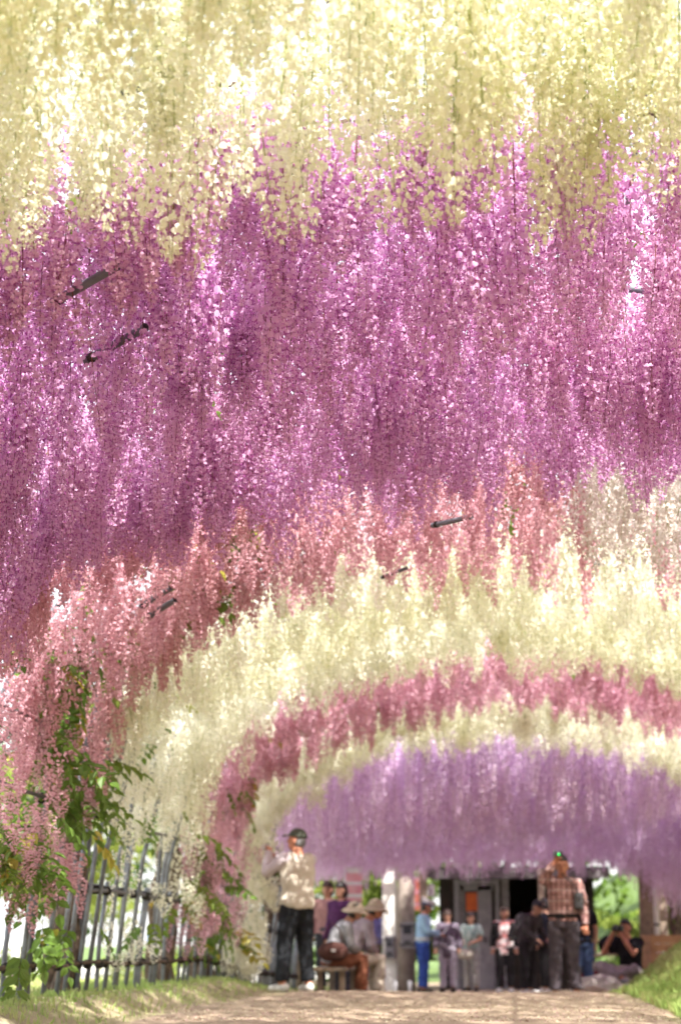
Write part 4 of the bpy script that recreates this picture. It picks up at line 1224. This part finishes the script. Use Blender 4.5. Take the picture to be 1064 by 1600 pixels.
T, J, k = person(G(548, 25.7), -1.25, 'seated man in beige sun hat, grey shirt and pale beige trousers', 1.74, seated(lean=.13), skin=2,
    shirt=cloth('grey_stripe_shirt', (.40, .34, .36), (.30, .25, .28)), trousers=cloth('beige_trousers', (.56, .49, .40), (.5, .43, .35)), shoes=cloth('shoe_tan', (.4, .27, .22)),
    hair='black', hat=(cloth('beige_hat', (.50, .43, .31), (.42, .36, .26)), 'sunhat'), look=(-.05, -.12), girth=1.1)
T, J, k = person(G(540, 28.4), 2.6, 'dark haired person in a deep purple top standing behind the seated pair', 1.66, skin=0,
    shirt=cloth('deep_purple', (.11, .04, .12), (.08, .03, .09)), trousers=cloth('charcoal_trousers', (.06, .06, .07)), hair='black', hairstyle='bob')
T, J, k = person(G(519, 29.8), 2.9, 'brown haired person in dull pink behind the seated woman in the sun hat', 1.66, skin=0,
    shirt=cloth('dull_pink', (.45, .25, .24)), trousers=cloth('charcoal_trousers', (.06, .06, .07)), hair='brown', hairstyle='bob')
T, J, k = person(G(587, 39.8), .7, 'grey haired man in indigo blue shirt turned away beside the white post', 1.62, skin=0,
    shirt=cloth('indigo_shirt', (.15, .15, .33), (.11, .11, .26)), sleeve='long', trousers=cloth('taupe_trousers', (.15, .12, .11)), hair='grey', girth=1.15,
    pose=dict(head=(0, .08, 1.57), chest=(0, .04, 1.26), neck=(0, .05, 1.42)))
# guard
T, J, k = person(G(664, 36.3), -1.35, 'guard in white peaked cap, light blue shirt and bright blue trousers reading a paper', 1.68,
    dict(chest=(0, .02, 1.27), neck=(0, .04, 1.42), head=(0, .09, 1.57), elR=(.23, .08, 1.12), wrR=(.12, .30, 1.08), elL=(-.23, .08, 1.12), wrL=(-.10, .30, 1.10)),
    skin=2, shirt=cloth('sky_blue_shirt', (.36, .56, .74), (.30, .49, .67)), trousers=cloth('royal_blue_trousers', (.045, .085, .32), (.035, .07, .27)), hair='black', hat=(cloth('white_cap', (.78, .76, .80)), 'peaked'), look=(0, -.3), hem=.93)
mb = MB(); mb.loft([J['pel'].lerp(J['waist'], .35), J['pel'].lerp(J['waist'], .65)], [(.19, .145), (.185, .142)], n=22); mb.build('belt', cloth('white_belt', (.75, .75, .72)), T)
def paper(T, p, label, s_=(.16, .2), tilt=.9):
    K = tag(MB().box((0, 0, 0), (s_[0], s_[1], .006)).build('paper_sheet', simple('paper', (.85, .85, .85), (.8, .8, .8)), loc=world(T, p)), label, 'paper'); K.rotation_euler = (tilt, 0, T.rotation_euler.z)
paper(T, Vector((0, .42, 1.12)), 'folded white paper in the hands of the guard')
# waiting women
T, J, k = person(G(702, 37.4), 3.1, 'woman in loose dark mauve jacket and pale trousers facing the guard, head bowed', 1.52, skin=0,
    shirt=cloth('mauve_jacket', (.17, .14, .18), (.12, .10, .13)), trousers=cloth('pale_mauve_trousers', (.50, .46, .54), (.4, .37, .44)), hair='brown', hairstyle='bob', look=(.25, -.35), hem=.72, girth=1.25,
    pose=dict(elR=(.26, .0, 1.12), wrR=(.25, .1, .9), elL=(-.26, .0, 1.12), wrL=(-.25, .1, .9)))
fl = simple('floral_print', (.46, .52, .50), (.18, .34, .30), 22, .9)
T, J, k = person(G(738, 38.4), 2.75, 'woman in pale floral blouse and light grey trousers holding leaflets by the door', 1.50, skin=0,
    shirt=fl, sleeve='short', trousers=cloth('light_grey_trousers', (.36, .36, .35), (.28, .28, .28)), hair='brown', hairstyle='bob', look=(-.2, -.2), hem=.78,
    pose=dict(elR=(.24, .04, 1.12), wrR=(.12, .27, 1.06), elL=(-.24, .04, 1.12), wrL=(-.13, .27, 1.05)))
paper(T, Vector((0.08, .33, .96)), 'white leaflet in the hands of the woman in the floral blouse', (.2, .14))
handbag((G(729, 38.2)[0], 38.15, ground_z(-.9, 38.2) + .62), 0, cloth('cream_bag', (.6, .56, .48)), 'cream shoulder bag at the hip of the woman in floral blouse', .8, .5)
redp = simple('red_white_print', (.80, .78, .76), (.50, .10, .10), 9, .9)
T, J, k = person(G(789, 37.2), 3.0, 'woman with black cardigan over white and red print top beside the post', 1.56, skin=0,
    shirt=redp, trousers=cloth('black_trousers2', (.03, .028, .03)), shoes=cloth('white_shoe', (.8, .8, .78)), hair='brown', hairstyle='bob', hem=.75, look=(.1, 0))
mb = MB()
for s_ in 'RL':
    mb.tube([J['sh' + s_], J['el' + s_], J['wr' + s_].lerp(J['el' + s_], .1)], [.082, .068, .055], 12)
    mb.loft([J['sh' + s_] + Vector((0, 0, .02)), J['sh' + s_] * .8 + Vector((0, 0, -.2)) + Vector((0, 0, .28)), J['hip' + s_] * 1.25 + Vector((0, 0, -.02))], [(.07, .12), (.07, .15), (.08, .16)], n=12)
bake(mb, .015, 3, .01, 2).build('cardigan', cloth('black_cardigan', (.03, .028, .03)), T)
T, J, k = person(G(822, 34.4), -2.2, 'person in dark visor cap and patterned dark jacket leaning forward with backpack', 1.68,
    dict(waist=(0, .02, 1.05), chest=(0, .10, 1.24), neck=(0, .17, 1.38), head=(0, .25, 1.50), shR=(.17, .13, 1.34), shL=(-.17, .13, 1.34), elR=(.22, .16, 1.08), wrR=(.16, .34, .95), elL=(-.22, .16, 1.08), wrL=(-.16, .34, .95)),
    skin=0, shirt=simple('dark_pattern', (.07, .055, .06), (.02, .018, .02), 18, .9), trousers=cloth('black_trousers2', (.03, .028, .03)), shoes=cloth('white_shoe', (.8, .8, .78)), hair='black', hat=(cloth('dark_visor', (.07, .07, .08)), 'cap'), look=(0, -.35), hem=.78)
mb = MB(); mb.ell((0, 0, 0), (.17, .11, .24), nu=16, nv=12)
K = empty('backpack', world(T, Vector((0, -.10, 1.16))), T.rotation_euler.z, 'dark patterned backpack on the leaning person', 'backpack'); mb.build('pouch', simple('backpack_cloth', (.06, .05, .055), (.025, .02, .025), 12, .8), K)
MB().box((0, -.10, -.08), (.2, .06, .16)).build('pocket', cloth('backpack_pocket', (.05, .04, .045)), K)
for s_ in (-1, 1): MB().tube([(s_ * .1, .06, .2), (s_ * .12, .2, .16), (s_ * .12, .28, -.02)], .014, 6).build('strap', MAT['dark_metal'], K)
T, J, k = person(G(851, 35.6), 1.2, 'dark clothed person with a white shoulder bag half hidden behind the checked man', 1.66, skin=0,
    shirt=cloth('navy_shirt', (.04, .045, .07)), trousers=cloth('black_trousers2', (.03, .028, .03)), shoes=cloth('white_shoe', (.8, .8, .78)), hair='black')
handbag(world(T, Vector((.1, .2, .95))), 1.2, cloth('white_bag', (.75, .75, .75)), 'white shoulder bag of the half hidden person', .9, .35)
T, J, k = person(G(905, 30.5), .3, 'person in blue jeans standing behind the checked man', 1.60, skin=0,
    shirt=cloth('black_tee', (.02, .018, .022)), sleeve='short', trousers=cloth('blue_jeans', (.08, .12, .22), (.05, .08, .16)), hair='black')
T, J, k = person((px_x(258, 44), 44, gy(44) + .165), .4, 'distant visitor in light blue top seen between the poles of the left fence', 1.60, skin=0,
    shirt=cloth('light_blue_top', (.25, .42, .75)), trousers=cloth('beige_trousers', (.56, .49, .40), (.5, .43, .35)), hair='black')
# checked man
T, J, k = person(G(878, 23.5), 3.10, 'man in brown checked shirt and dark grey trousers raising a camera over his forehead', 1.66,
    dict(elR=(.245, .10, 1.40), wrR=(.10, .17, 1.60), elL=(-.25, -.02, 1.13), wrL=(-.265, .05, .87), anR=(.12, 0, .085), anL=(-.14, .02, .085), shR=(.175, 0, 1.41)),
    skin=2, shirt=plaid('brown_check', (.36, .20, .18), (.17, .08, .075), (.50, .38, .36)), trousers=cloth('charcoal_slacks', (.075, .062, .072), (.05, .042, .05)), hair='black', girth=1.03, hem=.93, look=(0, .05))
mb = MB(); mb.loft([J['pel'].lerp(J['waist'], .35), J['pel'].lerp(J['waist'], .6)], [(.188, .148), (.186, .146)], n=22); mb.build('belt', cloth('black_belt', (.02, .02, .02)), T)
camera_thing(T, J['wrR'] + Vector((-.055, .035, .115)), 'small dark camera with glowing green lamp raised by the checked man', (.11, .035, .07), .02, None, 0, (-.01, -.005))
K = empty('camera_pouch', world(T, Vector((-.19, .10, 1.13))), T.rotation_euler.z, 'black camera pouch hanging at the side of the checked man', 'pouch')
o = MB().box((0, 0, 0), (.11, .08, .20)).build('case', MAT['dark_metal'], K); bv = o.modifiers.new('b', 'BEVEL'); bv.width = .02; bv.segments = 3
MB().tube([(0, .02, .09), (.08, .03, .22), (.2, 0, .32)], .01, 6).build('strap', MAT['dark_metal'], K)
# seated photographer
yy = 28.4; xx = px_x(978, yy); zb = CAM_H + (1475 - 1524) / 3000 * yy
T, J, k = person((xx, yy, zb - .10 - .48 + .52 - .40), 2.55, 'photographer in black tee sitting cross-legged on the bank with camera to the eye', 1.70,
    dict(pel=(0, 0, .50), waist=(0, .01, .64), chest=(0, .05, .85), neck=(0, .09, 1.0), head=(0, .14, 1.15), shR=(.175, .07, .95), shL=(-.175, .07, .95),
         hipR=(.09, .03, .48), hipL=(-.09, .03, .48), knR=(.30, .38, .62), knL=(-.26, .36, .58), anR=(-.10, .42, .45), anL=(.10, .34, .42), toeR=(-.22, .46, .42), toeL=(.22, .36, .40),
         elR=(.30, .26, .80), wrR=(.10, .30, 1.08), elL=(-.22, .30, .78), wrL=(-.06, .33, 1.03)),
    skin=2, shirt=cloth('black_tee', (.02, .018, .022)), sleeve='short', trousers=cloth('taupe_grey_trousers', (.30, .25, .27), (.24, .2, .22)), hair='black', shoes=cloth('shoe_grey', (.3, .3, .3)))
camera_thing(T, Vector((0, .33, 1.14)), 'black camera with long lens held to the eye of the seated photographer', (.14, .06, .09), .11)
# black and red bags by the rail
handbag((px_x(950, 36.5), 36.5, CAM_H + (1475 - 1490) / 3000 * 36.5), 0, cloth('black_bag', (.02, .02, .022)), 'black bag hung on the log rail', 1.4, .12)
handbag((px_x(922, 35.5), 35.5, ground_z(px_x(922, 35.5), 35.5) + .01), .2, cloth('dark_red_bag', (.14, .03, .04), (.08, .02, .02)), 'dark red bag standing on the ground behind the checked man', 1.7, .12)
